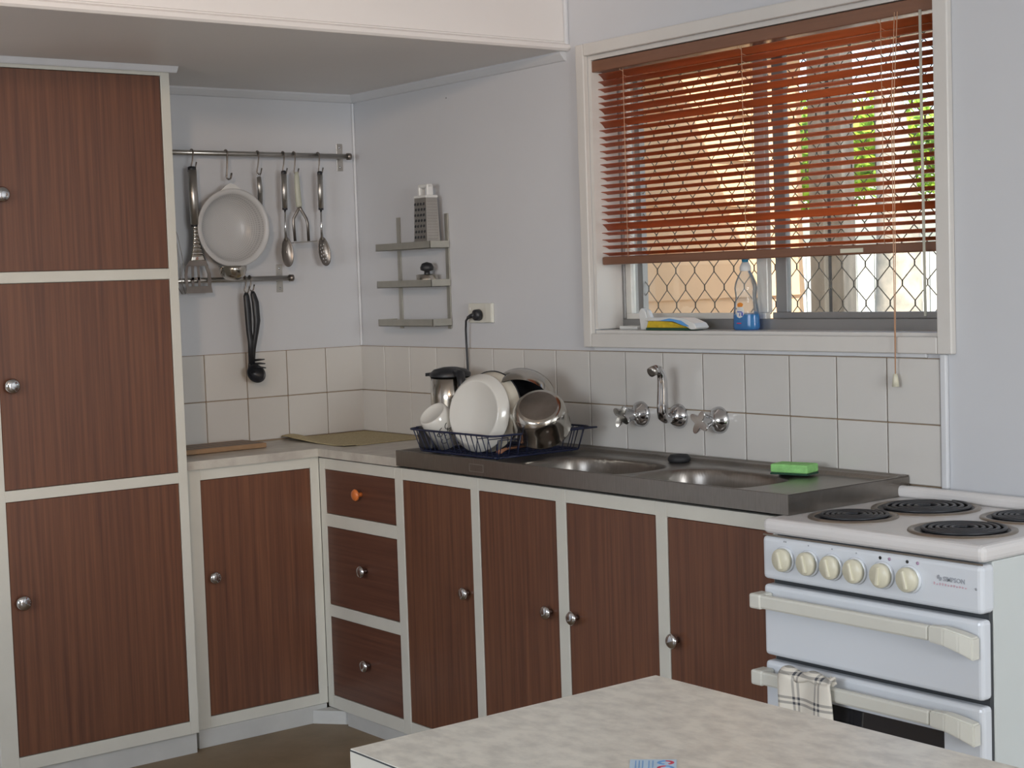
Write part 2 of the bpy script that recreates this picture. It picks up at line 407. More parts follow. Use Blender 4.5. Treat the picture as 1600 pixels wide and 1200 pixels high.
# window_1 : sliding aluminium sashes, glass and diamond grille
win = bpy.data.objects.new('window_1', None); COL.objects.link(win); win.location = (.13, -1.84, 1.6); WL['window_1'] = Vector(win.location); win['kind'] = 'structure'
f = B(); f.box(.095, .15, WY0, WY1, 1.222, 1.252, .002); f.box(.095, .15, WY0, WY1, 1.965, 1.995, .002); f.box(.095, .15, WY1 - .022, WY1, 1.252, 1.965, .002); f.box(.095, .15, WY0, WY0 + .02, 1.252, 1.965, .002)
obj('frame', f, alum, win)
f = B(); f.box(.10, .118, -1.806, -1.262, 1.252, 1.268, .001); f.box(.10, .118, -1.806, -1.262, 1.95, 1.966, .001); f.box(.10, .118, -1.285, -1.262, 1.268, 1.95, .001); f.box(.10, .118, -1.814, -1.776, 1.268, 1.95, .002)
obj('sash', f, alumw, win)
f = B(); f.box(.122, .14, -2.418, -1.81, 1.252, 1.268, .001); f.box(.122, .14, -2.418, -1.81, 1.95, 1.966, .001); f.box(.122, .14, -1.862, -1.822, 1.268, 1.95, .002); f.box(.122, .14, -2.418, -2.40, 1.268, 1.95, .001)
obj('sash', f, alum, win)
obj('pane', B().box(.108, .1105, -1.78, -1.283, 1.266, 1.952), glass, win)
obj('pane', B().box(.130, .1325, -2.402, -1.86, 1.266, 1.952), glass, win)
g = B(); P = .076; H = .098; x = .175
for k in range(int(1.2 / (P / 2)) + 2):
    y = WY0 + k * P / 2; pts = []
    for i in range(18):
        z = 1.19 + i * H / 2; sgn = 1 if (i + k) % 2 else -1
        yy = y + sgn * (P / 4 - .0012)
        pts += [(x, yy, z - .007), (x, yy, z + .007)]
    g.tube(pts, .0017, 4)
stuff(obj('diamond_grille', g, meshm, win))
g = B(); g.box(.165, .185, WY0, WY0 + .025, 1.2, 2.0); g.box(.165, .185, WY1 - .025, WY1, 1.2, 2.0); g.box(.165, .185, WY0, WY1, 1.18, 1.21)
obj('grille_frame', g, alum, win)

# ---------------------------------------------------------------- outdoors
struct('ground', B().box(.12, 14, -9, 9, -.35, -.25), concrete)
wing = bpy.data.objects.new('wall_wing', None); COL.objects.link(wing); wing.location = (.9, -.5, 0); WL['wall_wing'] = Vector(wing.location); wing['kind'] = 'structure'
obj('core', B().box(.14, 1.585, -.58, -.30, -.25, 2.3), wingp, wing)
proto = None
for i in range(15):
    z = -.2 + i * .165
    if proto is None:
        q = B(); q.prism([(.14, -.582, z), (.14, -.605, z), (.14, -.592, z + .165), (.14, -.582, z + .165)], (1.46, 0, 0)); proto = obj('board', q, wingp, wing); z00 = WL[proto.name]
    else: dup_part(proto, wing, z00 + Vector((0, 0, i * .165)))
struct('trim_wing_eave', B().box(.14, 1.75, -.70, -.2, 2.20, 2.26), eavep)
q = B(); q.box(.12, .90, -6, .5, 2.12, 2.16); q.box(.885, .91, -6, .5, 2.06, 2.2); struct('trim_house_eave', q, eavep)
for (yy, xx, wd, lab) in ((-.755, 1.5, .07, 'nearer-left weathered timber post outside behind the right window pane'), (-.850, 1.5, .058, 'narrower weathered timber post just right of the first post outside')):
    q = B(); q.box(xx, xx + .07, yy - wd / 2, yy + wd / 2, -.25, 2.2, .004); o = obj('veranda_post', q, postm); tag(o, lab, 'post')
tr = thing('garden_tree', 'mottled tree trunk with bright green crown beyond the right pane', 'tree', (3.5, .47, -.25))
q = B(); q.tube([(3.5, .47, -.25), (3.49, .46, .4), (3.5, .47, 1.1), (3.53, .49, 1.7), (3.6, .6, 2.3)], [.16, .13, .12, .105, .07], 12); obj('trunk', q, bark, tr)
q = bmesh.new()
def leaves(bm, c, R, n, s):
    for _ in range(n):
        d = Vector((random.gauss(0, 1), random.gauss(0, 1), random.gauss(0, 1))).normalized() * (random.random() ** .4)
        p = Vector(c) + Vector((d.x * R[0], d.y * R[1], d.z * R[2]))
        a = Vector((random.gauss(0, 1), random.gauss(0, 1), random.gauss(0, 1))).normalized(); b_ = a.orthogonal().normalized()
        vs = [bm.verts.new(p + a * s), bm.verts.new(p + b_ * s * .45), bm.verts.new(p - a * s), bm.verts.new(p - b_ * s * .45)]
        bm.faces.new(vs)
leaves(q, (4.6, 2.3, 2.05), (.8, 1.0, .33), 2600, .06); leaves(q, (4.2, 1.35, 2.15), (.5, .55, .22), 1000, .05); leaves(q, (4.6, 1.0, 2.0), (.5, .6, .25), 900, .05)
stuff(obj('foliage', q, leaf, tr))
fn = thing('paling_fence', 'white painted paling fence across the yard outside', 'fence', (5.8, 2, -.25))
proto = None
for i in range(44):
    c0 = Vector((5.8, -1.6 + i * .155, .5))
    if proto is None:
        q = B(); q.box(c0.x - .01, c0.x + .01, c0.y - .068, c0.y + .068, -.25, 1.5, .003, 1); proto = obj('paling', q, fencem, fn, origin=c0)
    else: dup_part(proto, fn, c0)
q = B(); q.box(5.82, 5.86, -1.7, 5.3, .2, .28); obj('rail', q, fencem, fn); q = B(); q.box(5.82, 5.86, -1.7, 5.3, 1.15, 1.23); obj('rail', q, fencem, fn)

# ================================================================ CUPBOARDS
def knob(parent, p, n, m=chrome, lab=None, s=1.0):
    q = B(); q.lathe([(0, 0), (.0075 * s, 0), (.006 * s, .010), (.007 * s, .014), (.017 * s, .018), (.0185 * s, .022), (.015 * s, .027), (.006 * s, .0285), (0, .0285)], 20, rotm(n, p))
    o = obj('knob', q, m, parent)
    if lab: o['label'] = lab
    return o
def frame_bars(bars, x=None, y=None, th=.02):
    q = B()
    for (a0, a1, z0, z1) in bars:
        if y is not None: q.box(a0, a1, y, y + th, z0, z1, .0008, 1)
        else: q.box(x, x + th, a0, a1, z0, z1, .0008, 1)
    return q
# pantry
YP = -.409
pan = thing('pantry_cupboard', 'tall white-framed pantry cupboard with three brown doors, left of the benches', 'cupboard', (-1.18, -.2, 0))
q = B(); q.box(-1.480, -.886, YP + .02, -.396 + .012, .062, 2.02); q.box(-1.480, -1.466, -.384, -.002, .0, 2.02); q.box(-.900, -.886, -.384, -.002, .0, 2.02); q.box(-1.466, -.900, -.012, -.002, .0, 2.02)
obj('carcass', q, cream, pan)
PD = [(1.441, 1.997), (.843, 1.411), (.100, .812)]
bars = [(-1.482, -1.4315, .062, 2.022), (-.9125, -.8845, .062, 2.022)] + [(-1.4315, -.9125, a, b_) for a, b_ in ((1.997, 2.022), (1.411, 1.441), (.812, .843), (.062, .100))]
obj('face_frame', frame_bars(bars, y=YP), cream, pan)
for i, (a, b_) in enumerate(PD):
    d = obj('door', B().box(-1.430, -.914, YP + .002, YP + .017, a + .0015, b_ - .0015, .001, 1), wood_v, pan)
    knob(d, (-1.402, YP + .002, (1.652, 1.131, .532)[i]), (0, -1, 0), s=1.15)
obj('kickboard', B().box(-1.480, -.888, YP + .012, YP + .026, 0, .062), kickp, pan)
q = B(); q.prism([(-1.50, YP, 2.0215), (-1.50, YP - .012, 2.006), (-1.50, YP - .016, 2.010), (-1.50, YP - .026, 2.0235), (-1.50, YP, 2.0235)], (.634, 0, 0)); obj('top_moulding', q, trimp, pan)
# base cupboard on the back wall
YA = -.368; XB = -.4115; ZF = .842
ba = thing('base_cupboard', 'single-door white-framed brown base cupboard between pantry and corner', 'cupboard', (-.64, -.2, 0))
q = B(); q.box(-.882, -.868, YA + .02, -.002, .0, ZF); q.box(-.868, -.42, -.012, -.002, 0, ZF); q.box(-.868, -.42, YA + .02, -.012, .06, .075); obj('carcass', q, cream, ba)
bars = [(-.8835, -.8235, .056, ZF), (-.4435, -.4125, .056, ZF), (-.8235, -.4435, .808, ZF), (-.8235, -.4435, .056, .090)]
obj('face_frame', frame_bars(bars, y=YA), cream, ba)
d = obj('door', B().box(-.822, -.445, YA + .002, YA + .017, .0915, .8065, .001, 1), wood_v, ba); knob(d, (-.797, YA + .002, .512), (0, -1, 0))
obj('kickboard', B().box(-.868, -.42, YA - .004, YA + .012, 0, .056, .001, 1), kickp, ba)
# sink cupboard on the right wall
bb = thing('sink_cupboard', 'long base cupboard under the sink with three drawers and four brown doors', 'cupboard', (-.2, -1.35, 0))
q = B(); q.box(XB + .02, -.002, -2.318, -2.304, 0, .838); q.box(-.016, -.002, -2.304, -.38, 0, .80); q.box(XB + .02, -.016, -2.304, -.38, .06, .075); obj('carcass', q, cream, bb)
ys = [-.3682, -.3995, -.7945, -.8335, -1.169, -1.205, -1.538, -1.5775, -1.9135, -1.9515, -2.292, -2.320]
Z0, Z1, ZF2 = .0845, .804, .838
bars = [(ys[1], ys[0], .044, ZF2), (ys[3], ys[2], .044, ZF2), (ys[5], ys[4], .044, ZF2), (ys[7], ys[6], .044, ZF2), (ys[9], ys[8], .044, ZF2), (ys[11], ys[10], .044, ZF2)]
for a, b_ in ((1, 2), (3, 4), (5, 6), (7, 8), (9, 10)):
    bars += [(ys[b_], ys[a], Z1, ZF2), (ys[b_], ys[a], .044, Z0)]
bars += [(ys[2], ys[1], .624, .664), (ys[2], ys[1], .338, .3755)]
obj('face_frame', frame_bars(bars, x=XB), cream, bb)
for i, (a, b_) in enumerate(((.664, Z1), (.3755, .624), (Z0, .338))):
    d = obj('drawer', B().box(XB + .002, XB + .017, ys[2] + .0015, ys[1] - .0015, a + .0015, b_ - .0015, .001, 1), wood_h, bb)
    knob(d, (XB + .002, (-.605, -.618, -.615)[i], (.741, .508, .217)[i]), (-1, 0, 0), orangew if i == 0 else chrome, 'orange plastic knob' if i == 0 else None, 1.0)
for (a, b_, ky) in ((3, 4, -1.143), (5, 6, -1.505), (7, 8, -1.610), (9, 10, -1.978)):
    d = obj('door', B().box(XB + .002, XB + .017, ys[b_] + .0015, ys[a] - .0015, Z0 + .0015, Z1 - .0015, .001, 1), wood_v, bb)
    knob(d, (XB + .002, ky, .512), (-1, 0, 0))
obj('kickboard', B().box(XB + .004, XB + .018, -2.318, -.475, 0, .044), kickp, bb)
q = B(); q.prism([(-.474, YA - .0045, 0), (-.392, YA - .102, 0), (-.392, YA - .006, 0)], (0, 0, .0425), .001); o = obj('plinth_block', q, kickp); tag(o, 'low diagonal white plinth block on the floor in the inner corner of the cupboards', 'plinth')

# worktop
CT = .868
q = B(); q.prism([(-.884, -.001, CT - .025), (-.884, -.382, CT - .025), (-.4216, -.382, CT - .025), (-.4216, -.8225, CT - .025), (-.001, -.8225, CT - .025), (-.001, -.001, CT - .025)], (0, 0, .025))
wt = thing('worktop', 'cream marbled laminate corner worktop left of the sink', 'worktop', (-.4, -.3, CT - .025))
obj('top', q, lamin, wt)
q = B(); q.box(-.884, -.4216, -.3835, -.3822, CT - .025, CT - .002); q.box(-.4231, -.4218, -.8225, -.3835, CT - .025, CT - .002); obj('edge_strip', q, lamin, wt)

# ---------------------------------------------------------------- sink
SY0, SY1, SX0, SX1, SZ, SB = -2.348, -.823, -.4216, -.012, .8906, .8462
snk = thing('sink', 'stainless steel double bowl sink bench with two draining boards', 'sink', (-.2, -1.58, SB))
bowls = [(-.250, -1.498, .138, .208), (-.250, -1.932, .138, .196)]
def sinkz(x, y):
    z = SZ
    e = min(x - SX0, SX1 - x, y - SY0, SY1 - y)
    z -= .011 * min(1, max(0, (e - .009) / .010))
    if x > -.045: z += .010 * min(1, (x + .045) / .01) * min(1, max(0, e - .001) / .02)
    for i, (cx, cy, a, b_) in enumerate(bowls):
        dx = abs(x - cx) / a; dy = abs(y - cy) / b_
        r = (dx ** 3.2 + dy ** 3.2) ** (1 / 3.2)
        if r < 1.10:
            t = min(1, max(0, (1.10 - r) / .10)); z -= .003 * t
        if r < 1:
            t = min(1, (1 - r) / .15); t = t * t * (3 - 2 * t); z -= .150 * t
    return z
q = B(); q.grid(lambda u, v: Vector((SX0 + (SX1 - SX0) * v, SY0 + (SY1 - SY0) * u, sinkz(SX0 + (SX1 - SX0) * v, SY0 + (SY1 - SY0) * u))), 420, 120)
o = obj('basin_top', q, steel, snk); o.modifiers.new('s', 'SOLIDIFY').thickness = .0008
q = B(); q.box(SX0 - .001, SX0, SY0, SY1, SB, SZ); q.box(SX0, SX1, SY0 - .001, SY0, SB, SZ - .0005); q.box(SX0, SX1, SY1, SY1 + .001, SB + .026, SZ); q.box(SX1 - .001, SX1, SY0, SY1, SB + .026, SZ + .003)
obj('apron', q, steel, snk)
for (cx, cy, a, b_) in bowls:
    q = B(); q.lathe([(0, .0), (.016, 0), (.030, .004), (.034, .002), (.034, 0)], 24, Matrix.Translation((cx, cy, sinkz(cx, cy) + .0012))); obj('drain', q, chrome, snk)
q = B(); zt_ = SB + .017
q.box(SX0 - .0018, SX0 - .001, -1.245, -1.185, SB + .010, SB + .012); q.box(SX0 - .0018, SX0 - .001, -1.245, -1.185, SB + .030, SB + .032); q.box(SX0 - .0018, SX0 - .001, -1.247, -1.245, SB + .010, SB + .032); q.box(SX0 - .0018, SX0 - .001, -1.185, -1.183, SB + .010, SB + .032)
o = obj('stamped_badge', q, steelb, snk)
q = B(); q.lathe([(0, 0), (.026, 0), (.030, .004), (.030, .012), (.024, .020), (.010, .022), (.006, .018), (0, .018)], 24, Matrix.Translation((-.072, -1.645, sinkz(-.072, -1.645) + .0005)))
tag(obj('sink_plug', q, rubber), 'black rubber plug lying behind the bowls of the sink', 'plug')
sp = thing('sponge', 'bright green sponge on the right end of the sink', 'sponge', (-.14, -2.135, .884))
def rbox(c, ax, hx, hy, z0, z1, bev):
    m = Matrix.Translation((c[0], c[1], 0)) @ Matrix.Rotation(ax, 4, 'Z'); q = B(); q.box(-hx, hx, -hy, hy, z0, z1, bev, 2, m); return q
obj('foam', rbox((-.100, -2.075), .25, .030, .050, .889, .910, .004), spong, sp)
obj('scourer', rbox((-.100, -2.075), .25, .030, .050, .8845, .889, .001), spdk, sp)

# ---------------------------------------------------------------- taps
def tap(y, z, lab):
    t = thing('tap', lab, 'tap', (-.009, y, z))
    q = B(); q.lathe([(0, 0), (.036, 0), (.035, .006), (.026, .016), (.018, .024), (.015, .034), (.013, .040), (0, .040)], 28, rotm((-1, 0, 0), (-.0092, y, z))); obj('flange', q, chrome, t)
    bm = bmesh.new(); n = 40; R = []
    for h, s_ in ((.034, .62), (.040, .70), (.052, .80), (.064, .98), (.074, 1.16), (.077, 1.12)):
        R.append([bm.verts.new((-.009 - h, y + s_ * (.0215 + (.0025 + .0065 * (h - .034) / .043) * math.cos(4 * a)) * math.cos(a), z + s_ * (.0215 + (.0025 + .0065 * (h - .034) / .043) * math.cos(4 * a)) * math.sin(a))) for a in [2 * PI * k / n + .3 * 0 for k in range(n)]])
    for a, b_ in zip(R, R[1:]):
        for k in range(n): bm.faces.new((a[k], a[(k + 1) % n], b_[(k + 1) % n], b_[k]))
    bm.faces.new(R[0][::-1]); bm.faces.new(R[-1])
    bmesh.ops.recalc_face_normals(bm, faces=bm.faces[:])
    for f_ in bm.faces: f_.smooth = len(f_.verts) == 4
    bmesh.ops.rotate(bm, verts=bm.verts[:], cent=(0, y, z), matrix=Matrix.Rotation(.55, 3, 'X'))
    obj('handle', bm, chrome, t)
tap(-1.433, .993, 'left chrome wall tap with a star handle, above the left sink bowl')
tap(-1.735, .991, 'right chrome wall tap with a star handle, above the right sink bowl')
t = thing('swivel_spout', 'chrome swan-neck spout turned upwards between the two wall taps', 'tap', (-.009, -1.583, .994))
q = B(); q.lathe([(0, 0), (.034, 0), (.033, .006), (.024, .018), (.017, .026), (0, .026)], 28, rotm((-1, 0, 0), (-.0092, -1.583, .994))); obj('flange', q, chrome, t)
q = B()
pts = [(-.03, -1.583, .994), (-.045, -1.583, .992), (-.060, -1.584, .992), (-.069, -1.585, .999), (-.072, -1.586, 1.012), (-.072, -1.587, 1.04), (-.072, -1.588, 1.07), (-.073, -1.589, 1.095), (-.077, -1.590, 1.112), (-.086, -1.591, 1.124), (-.098, -1.592, 1.127), (-.108, -1.592, 1.123)]
q.tube(pts, [.012, .013, .0145, .0155, .0155, .0150, .0140, .0130, .0120, .0115, .0115, .0125], 20); obj('pipe', q, chrome, t)
q = B(); q.lathe([(0, 0), (.008, 0), (.013, -.001), (.0135, .012), (.012, .014)], 20, rotm((.93, 0, .36), (-.116, -1.592, 1.1195))); obj('nozzle', q, steelb, t)

# ---------------------------------------------------------------- stove
SYa, SYb, SF = -2.885, -2.325, -.470
st = thing('stove', 'white upright electric stove with four coil hotplates, right of the sink', 'stove', (-.25, -2.605, 0))
q = B(); q.box(-.44, -.03, SYa + .004, SYb - .004, .02, .812, .003); obj('body', q, stoves, st)
q = B(); q.box(-.478, -.028, SYa - .002, SYb + .004, .812, .8455, .012, 3); obj('hob_top', q, stovet, st)
q = B(); q.box(-.052, -.024, SYa + .002, SYb - .002, .845, .872, .010, 3); obj('back_ridge', q, stovet, st)
q = B(); q.box(-.481, -.438, SYa, SYb + .002, .714, .808, .010, 3); cp = obj('control_panel', q, stovew, st)
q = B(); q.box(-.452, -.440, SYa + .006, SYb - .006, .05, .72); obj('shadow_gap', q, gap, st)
q = B(); q.box(-.482, -.450, SYa, SYb, .548, .703, .009, 3); gd = obj('grill_door', q, stovew, st)
q = B(); q.box(-.482, -.450, SYa, SYb, .10, .536, .009, 3); od = obj('oven_door', q, stovew, st)
q = B(); q.box(-.4832, -.4815, SYa + .09, SYb - .155, .20, .474, .0006, 1); obj('window', q, darkg, od)
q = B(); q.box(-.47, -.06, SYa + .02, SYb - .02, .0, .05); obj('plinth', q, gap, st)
q = B(); q.box(-.4785, -.4765, SYa, SYb, .8085, .8115); obj('seam', q, ringm, st)
def handle(par, z):
    q = B(); q.box(-.522, -.506, SYa + .095, SYb - .004, z - .015, z + .015, .005, 2); obj('handle_bar', q, creamh, par)
    # flared right-hand end, reaching back to the door
    bm = bmesh.new(); rings = []
    for (y, x0, x1, z0, z1) in ((SYa + .095, -.523, -.505, z - .016, z + .016), (SYa + .06, -.523, -.500, z - .019, z + .017), (SYa + .03, -.517, -.490, z - .029, z + .010), (SYa + .004, -.506, -.483, z - .043, z + .002)):
        rings.append([bm.verts.new(p) for p in ((x0, y, z0), (x1, y, z0), (x1, y, z1), (x0, y, z1))])
    for a, b_ in zip(rings, rings[1:]):
        for k in range(4): bm.faces.new((a[k], a[(k + 1) % 4], b_[(k + 1) % 4], b_[k]))
    bm.faces.new(rings[0]); bm.faces.new(rings[-1][::-1]); bmesh.ops.recalc_face_normals(bm, faces=bm.faces[:])
    bmesh.ops.bevel(bm, geom=bm.edges[:], offset=.003, segments=2, affect='EDGES')
    obj('handle_end', bm, creamh, par)
    q = B(); q.box(-.524, -.483, SYb - .030, SYb + .004, z - .017, z + .016, .005, 2); obj('handle_end', q, creamh, par)
handle(gd, .672); handle(od, .506)
for i, y in enumerate((-2.390, -2.458, -2.522, -2.584, -2.653, -2.719)):
    q = B(); q.lathe([(.027, 0), (.028, .004), (.026, .006), (0, .006)], 28, rotm((-1, 0, 0), (-.481, y, .763))); k_ = obj('dial', q, stovew, cp)
    q = B(); q.lathe([(0, .006), (.0245, .006), (.0245, .016), (.022, .019), (0, .019)], 28, rotm((-1, 0, 0), (-.481, y, .763)))
    q.box(-.505, -.498, y - .004, y + .004, .763 - .019, .763 + .019, .002, 2, Matrix.Translation((0, y, .763)) @ Matrix.Rotation(-.25 if i != 4 else .1, 4, 'X') @ Matrix.Translation((0, -y, -.763)))
    obj('knob', q, creamk, cp)
def dot(y, z, r, m, nm='mark'):
    q = B(); q.lathe([(0, .0006), (r, .0006), (r, 0)], 12, rotm((-1, 0, 0), (-.4812, y, z))); return obj(nm, q, m, cp)
for y, z, r, m in ((-2.645, .7985 - .002, .0035, blackink), (-2.668, .7965, .0035, pinkink), (-2.712, .7965, .0035, blackink), (-2.737, .7965, .0035, pinkink), (-2.456, .800, .0016, greyink), (-2.520, .800, .0016, greyink), (-2.584, .799, .0016, greyink), (-2.388, .801, .0018, greyink), (-2.393, .801, .0018, greyink), (-2.8725, .763, .0025, greyink)): dot(y, z, r, m)
def text(s_, m, size, mtx, parent, name='lettering', ext=.0004):
    cu = bpy.data.curves.new('t', 'FONT'); cu.body = s_; cu.size = size; cu.extrude = ext; cu.resolution_u = 2; cu.offset = size * .02
    to = bpy.data.objects.new('t', cu); COL.objects.link(to)
    dg = bpy.context.evaluated_depsgraph_get(); me = bpy.data.meshes.new_from_object(to.evaluated_get(dg))
    bm = bmesh.new(); bm.from_mesh(me); bpy.data.objects.remove(to); bpy.data.meshes.remove(me)
    bmesh.ops.transform(bm, matrix=mtx, verts=bm.verts[:])
    return obj(name, bm, m, parent)
def facing_mx(x, y, z): # text plane facing -X, reading towards -Y
    return Matrix(((0, 0, -1, x), (-1, 0, 0, y), (0, 1, 0, z), (0, 0, 0, 1)))
text('SIMPSON', greyink, .0125, facing_mx(-.4814, -2.797, .7695), cp)
q = B()
for (yy, zz) in ((-2.786, .7765), (-2.791, .7725)):
    q.prism([(-.4818, yy + .003, zz - .004), (-.4818, yy + .0035, zz + .001), (-.4818, yy, zz + .004), (-.4818, yy - .003, zz + .003), (-.4818, yy - .003, zz - .001), (-.4818, yy, zz - .004)], (.0006, 0, 0))
obj('emblem', q, greyink, cp)
q = B(); yy = -2.775
for i in range(12):
    hgt = random.uniform(.0025, .0055); q.box(-.4818, -.4812, yy, yy - .0022, .760, .760 + hgt); q.box(-.4818, -.4812, yy - .0022, yy - .0042, .760 + hgt / 2, .760 + hgt / 2 + .001); yy -= .0066
obj('small_print', q, redp, cp)
for (x, y, r) in ((-.345, -2.462, .080), (-.150, -2.502, .102), (-.345, -2.742, .092), (-.130, -2.745, .080)):
    q = B(); q.lathe([(r + .016, 0), (r + .015, .003), (r + .009, .0045), (r + .003, .003), (r, -.001)], 48, Matrix.Translation((x, y, .8455))); hp = obj('trim_ring', q, ringm, st)
    q = B(); q.lathe([(r + .002, .0), (r * .9, -.001), (0, -.001)], 40, Matrix.Translation((x, y, .847))); obj('drip_bowl', q, hplate, hp)
    q = B(); pts = []; turns = 5; n = 150
    for i in range(n + 1):
        a = 2 * PI * turns * i / n; rr = .016 + (r - .022) * i / n; pts.append((x + rr * math.cos(a), y + rr * math.sin(a), .8505))
    q.tube(pts, .0050, 6, flat=((0, 0, 1), .7)); obj('coil', q, hplate, hp)
q = B(); tw = []
def tfn(u, v):
    y = -2.415 - .135 * u + .006 * math.sin(v * 5)
    s_ = v * .20
    if s_ < .07: x, z = -.506 + .004, .507 - .06 + s_   # behind the bar
    elif s_ < .11: a = (s_ - .07) / .04 * PI; x = -.514 + .014 * math.cos(a); z = .521 + .012 * math.sin(a)
    else: x, z = -.529 - .004 * math.sin(u * 9), .519 - (s_ - .11) * 1.0
    x += -.004 * math.sin(u * 11 + v * 4) * (1 if v > .5 else 0); 
    return Vector((x, y, z))
def tfn2(u, v):
    # v 0..1 front drop, clear of the bar
    y = -2.412 - .140 * u - .004 * math.sin(3 * v); 
    if v < .18: a = v / .18 * PI * .8; x = -.514 - .020 * math.sin(a * .6) ; z = .523 + .016 * math.cos(a * .62)
    else: x = -.531 - .006 * math.sin(u * 8 + v * 3); z = .531 - (v - .18) * .16
    return Vector((x, y, z + .004 * math.sin(u * 13)))
q.grid(tfn2, 26, 26)
towel = thing('tea_towel', 'cream tea towel with black check folded over the oven door handle', 'towel', (-.52, -2.48, .45))
obj('cloth', q, towelm, towel, solid=.004)
q = B()
for i in range(5):
    cx = -2.425 - i * .028; q.grid(lambda u, v, cx=cx, i=i: Vector((-.504 - .006 * math.sin(u * PI), cx + .018 * (u - .5) * (1 - .55 * v), .522 + .014 * v * (1 - .35 * (i % 2)) + .004 * math.cos(u * 7))), 6, 6)
obj('ruffle', q, towelm, towel, solid=.003)

# ================================================================ TABLE
tb = thing('table', 'marble-look laminate topped table with cream edge in the foreground', 'table', (-1.6, -3.4, 0))
TX0, TX1, TY0, TY1, TZT = -1.881, -1.316, -4.05, -2.881, .75
obj('top', B().box(TX0 + .001, TX1 - .001, TY0, TY1 - .001, TZT - .0015, TZT), lamin2, tb)
obj('edge_seam', B().box(TX0 + .0002, TX1 - .0002, TY0 + .0005, TY1 - .0002, TZT - .0035, TZT - .0015), gap, tb)
obj('edging', B().box(TX0, TX1, TY0, TY1, TZT - .075, TZT - .0035, .001, 1), cream, tb)
for x in (TX0 + .03, TX1 - .03):
    for y in (TY0 + .03, TY1 - .03): obj('leg', B().box(x - .022, x + .022, y - .022, y + .022, 0, TZT - .075, .003, 1), cream, tb)
cd = thing('business_card', 'pale blue card with a blue and red emblem lying on the table', 'card', (-1.66, -3.24, TZT))
ex = Vector((.72, -.69, 0)); ey = Vector((-.69, -.72, 0)); c0 = Vector((-1.644, -3.184, TZT + .0006))
def cp_(a, b_, z=0): return c0 + ex * a + ey * b_ + Vector((0, 0, z))
q = B(); q.prism([cp_(0, 0), cp_(.060, 0), cp_(.060, .085), cp_(0, .085)], (0, 0, .0006)); obj('paper', q, cardm, cd)
def ringpart(ca, cb, r0, r1, a0, a1, m, nm):
    q = B(); n = 12; pts = [cp_(ca + r1 * math.cos(a0 + (a1 - a0) * i / n), cb + r1 * .8 * math.sin(a0 + (a1 - a0) * i / n), .0007) for i in range(n + 1)]
    pts += [cp_(ca + r0 * math.cos(a1 + (a0 - a1) * i / n), cb + r0 * .8 * math.sin(a1 + (a0 - a1) * i / n), .0007) for i in range(n + 1)]
    q.prism(pts, (0, 0, .0003)); obj(nm, q, m, cd)
ringpart(.046, .014, .0065, .0110, PI * .55, PI * 1.5, bluepl, 'blue_arc'); ringpart(.046, .014, .0065, .0110, -PI * .5, PI * .35, redink, 'red_arc')
ringpart(.046, .036, .0065, .0110, PI * .55, PI * 1.5, redink, 'red_arc'); ringpart(.046, .036, .0065, .0110, -PI * .5, PI * .35, bluepl, 'blue_arc')
q = B()
for a in (.007, .0115, .016, .024, .029): q.prism([cp_(a, .006, .0007), cp_(a + .0012, .006, .0007), cp_(a + .0012, .06, .0007), cp_(a, .06, .0007)], (0, 0, .0002))
obj('print_lines', q, bluepl, cd)

# ================================================================ VENETIAN BLIND
bl = thing('venetian_blind', 'reddish-brown wooden venetian blind lowered over most of the window', 'blind', (.035, -1.84, 1.42))
obj('headrail', B().box(.004, .052, -2.432, -1.244, 1.952, 1.984, .002), blindh, bl)
obj('bottom_rail', B().box(.020, .050, -2.424, -1.254, 1.409, 1.432, .004), blindh, bl)
tilt = math.radians(17)
bm = bmesh.new(); prof = []
for i in range(7):
    s_ = (i / 6 - .5) * .0255; prof.append((s_, .0016 * (1 - (2 * i / 6 - 1) ** 2)))
ra = [bm.verts.new((s_, .585, h)) for s_, h in prof] + [bm.verts.new((s_, .585, h - .0014)) for s_, h in reversed(prof)]
rb = [bm.verts.new((v.co.x, -.585, v.co.z)) for v in ra]
n = len(ra)
for k in range(n): f_ = bm.faces.new((ra[k], ra[(k + 1) % n], rb[(k + 1) % n], rb[k])); f_.smooth = True
bm.faces.new(ra[::-1]); bm.faces.new(rb); bmesh.ops.recalc_face_normals(bm, faces=bm.faces[:])
sl0 = obj('slat', bm, blindw, bl, origin=(0, 0, 0))
odd = {0: .40, 1: .15, 5: .30, 7: .42, 22: .45}
for i in range(27):
    z = 1.940 - i * .01925; a = tilt + odd.get(i, random.uniform(-.05, .05))
    if i == 0: o = sl0; o.location = Vector((.036, -1.839, z)) - WL[bl.name]
    else: o = dup_part(sl0, bl, (.036, -1.839, z))
    o.rotation_euler = (random.uniform(-.0012, .0012), a, 0)
for y in (-1.362, -1.815, -2.262):
    q = B(); q.tube([(.022, y, 1.955), (.022, y, 1.43)], .0009, 5); q.tube([(.051, y - .004, 1.955), (.051, y - .004, 1.43)], .0009, 5)
    pz = 1.93
    for i in range(27): q.tube([(.022, y, 1.934 - i * .01925), (.051, y - .004, 1.934 - i * .01925 - .011)], .0006, 4)
    q.tube([(.020, y - .012, 1.962), (.016, y, 1.957), (.018, y + .010, 1.950), (.022, y, 1.944)], .0012, 5)
    obj('ladder_cord', q, cordm, bl)
q = B(); q.tube([(-.002, -2.322, 1.96), (-.022, -2.325, 1.75), (-.024, -2.325, 1.40), (-.024, -2.324, 1.128)], .0011, 5); q.tube([(-.002, -2.330, 1.96), (-.022, -2.331, 1.75), (-.024, -2.330, 1.40), (-.024, -2.325, 1.128)], .0011, 5); obj('lift_cord', q, cordm, bl)
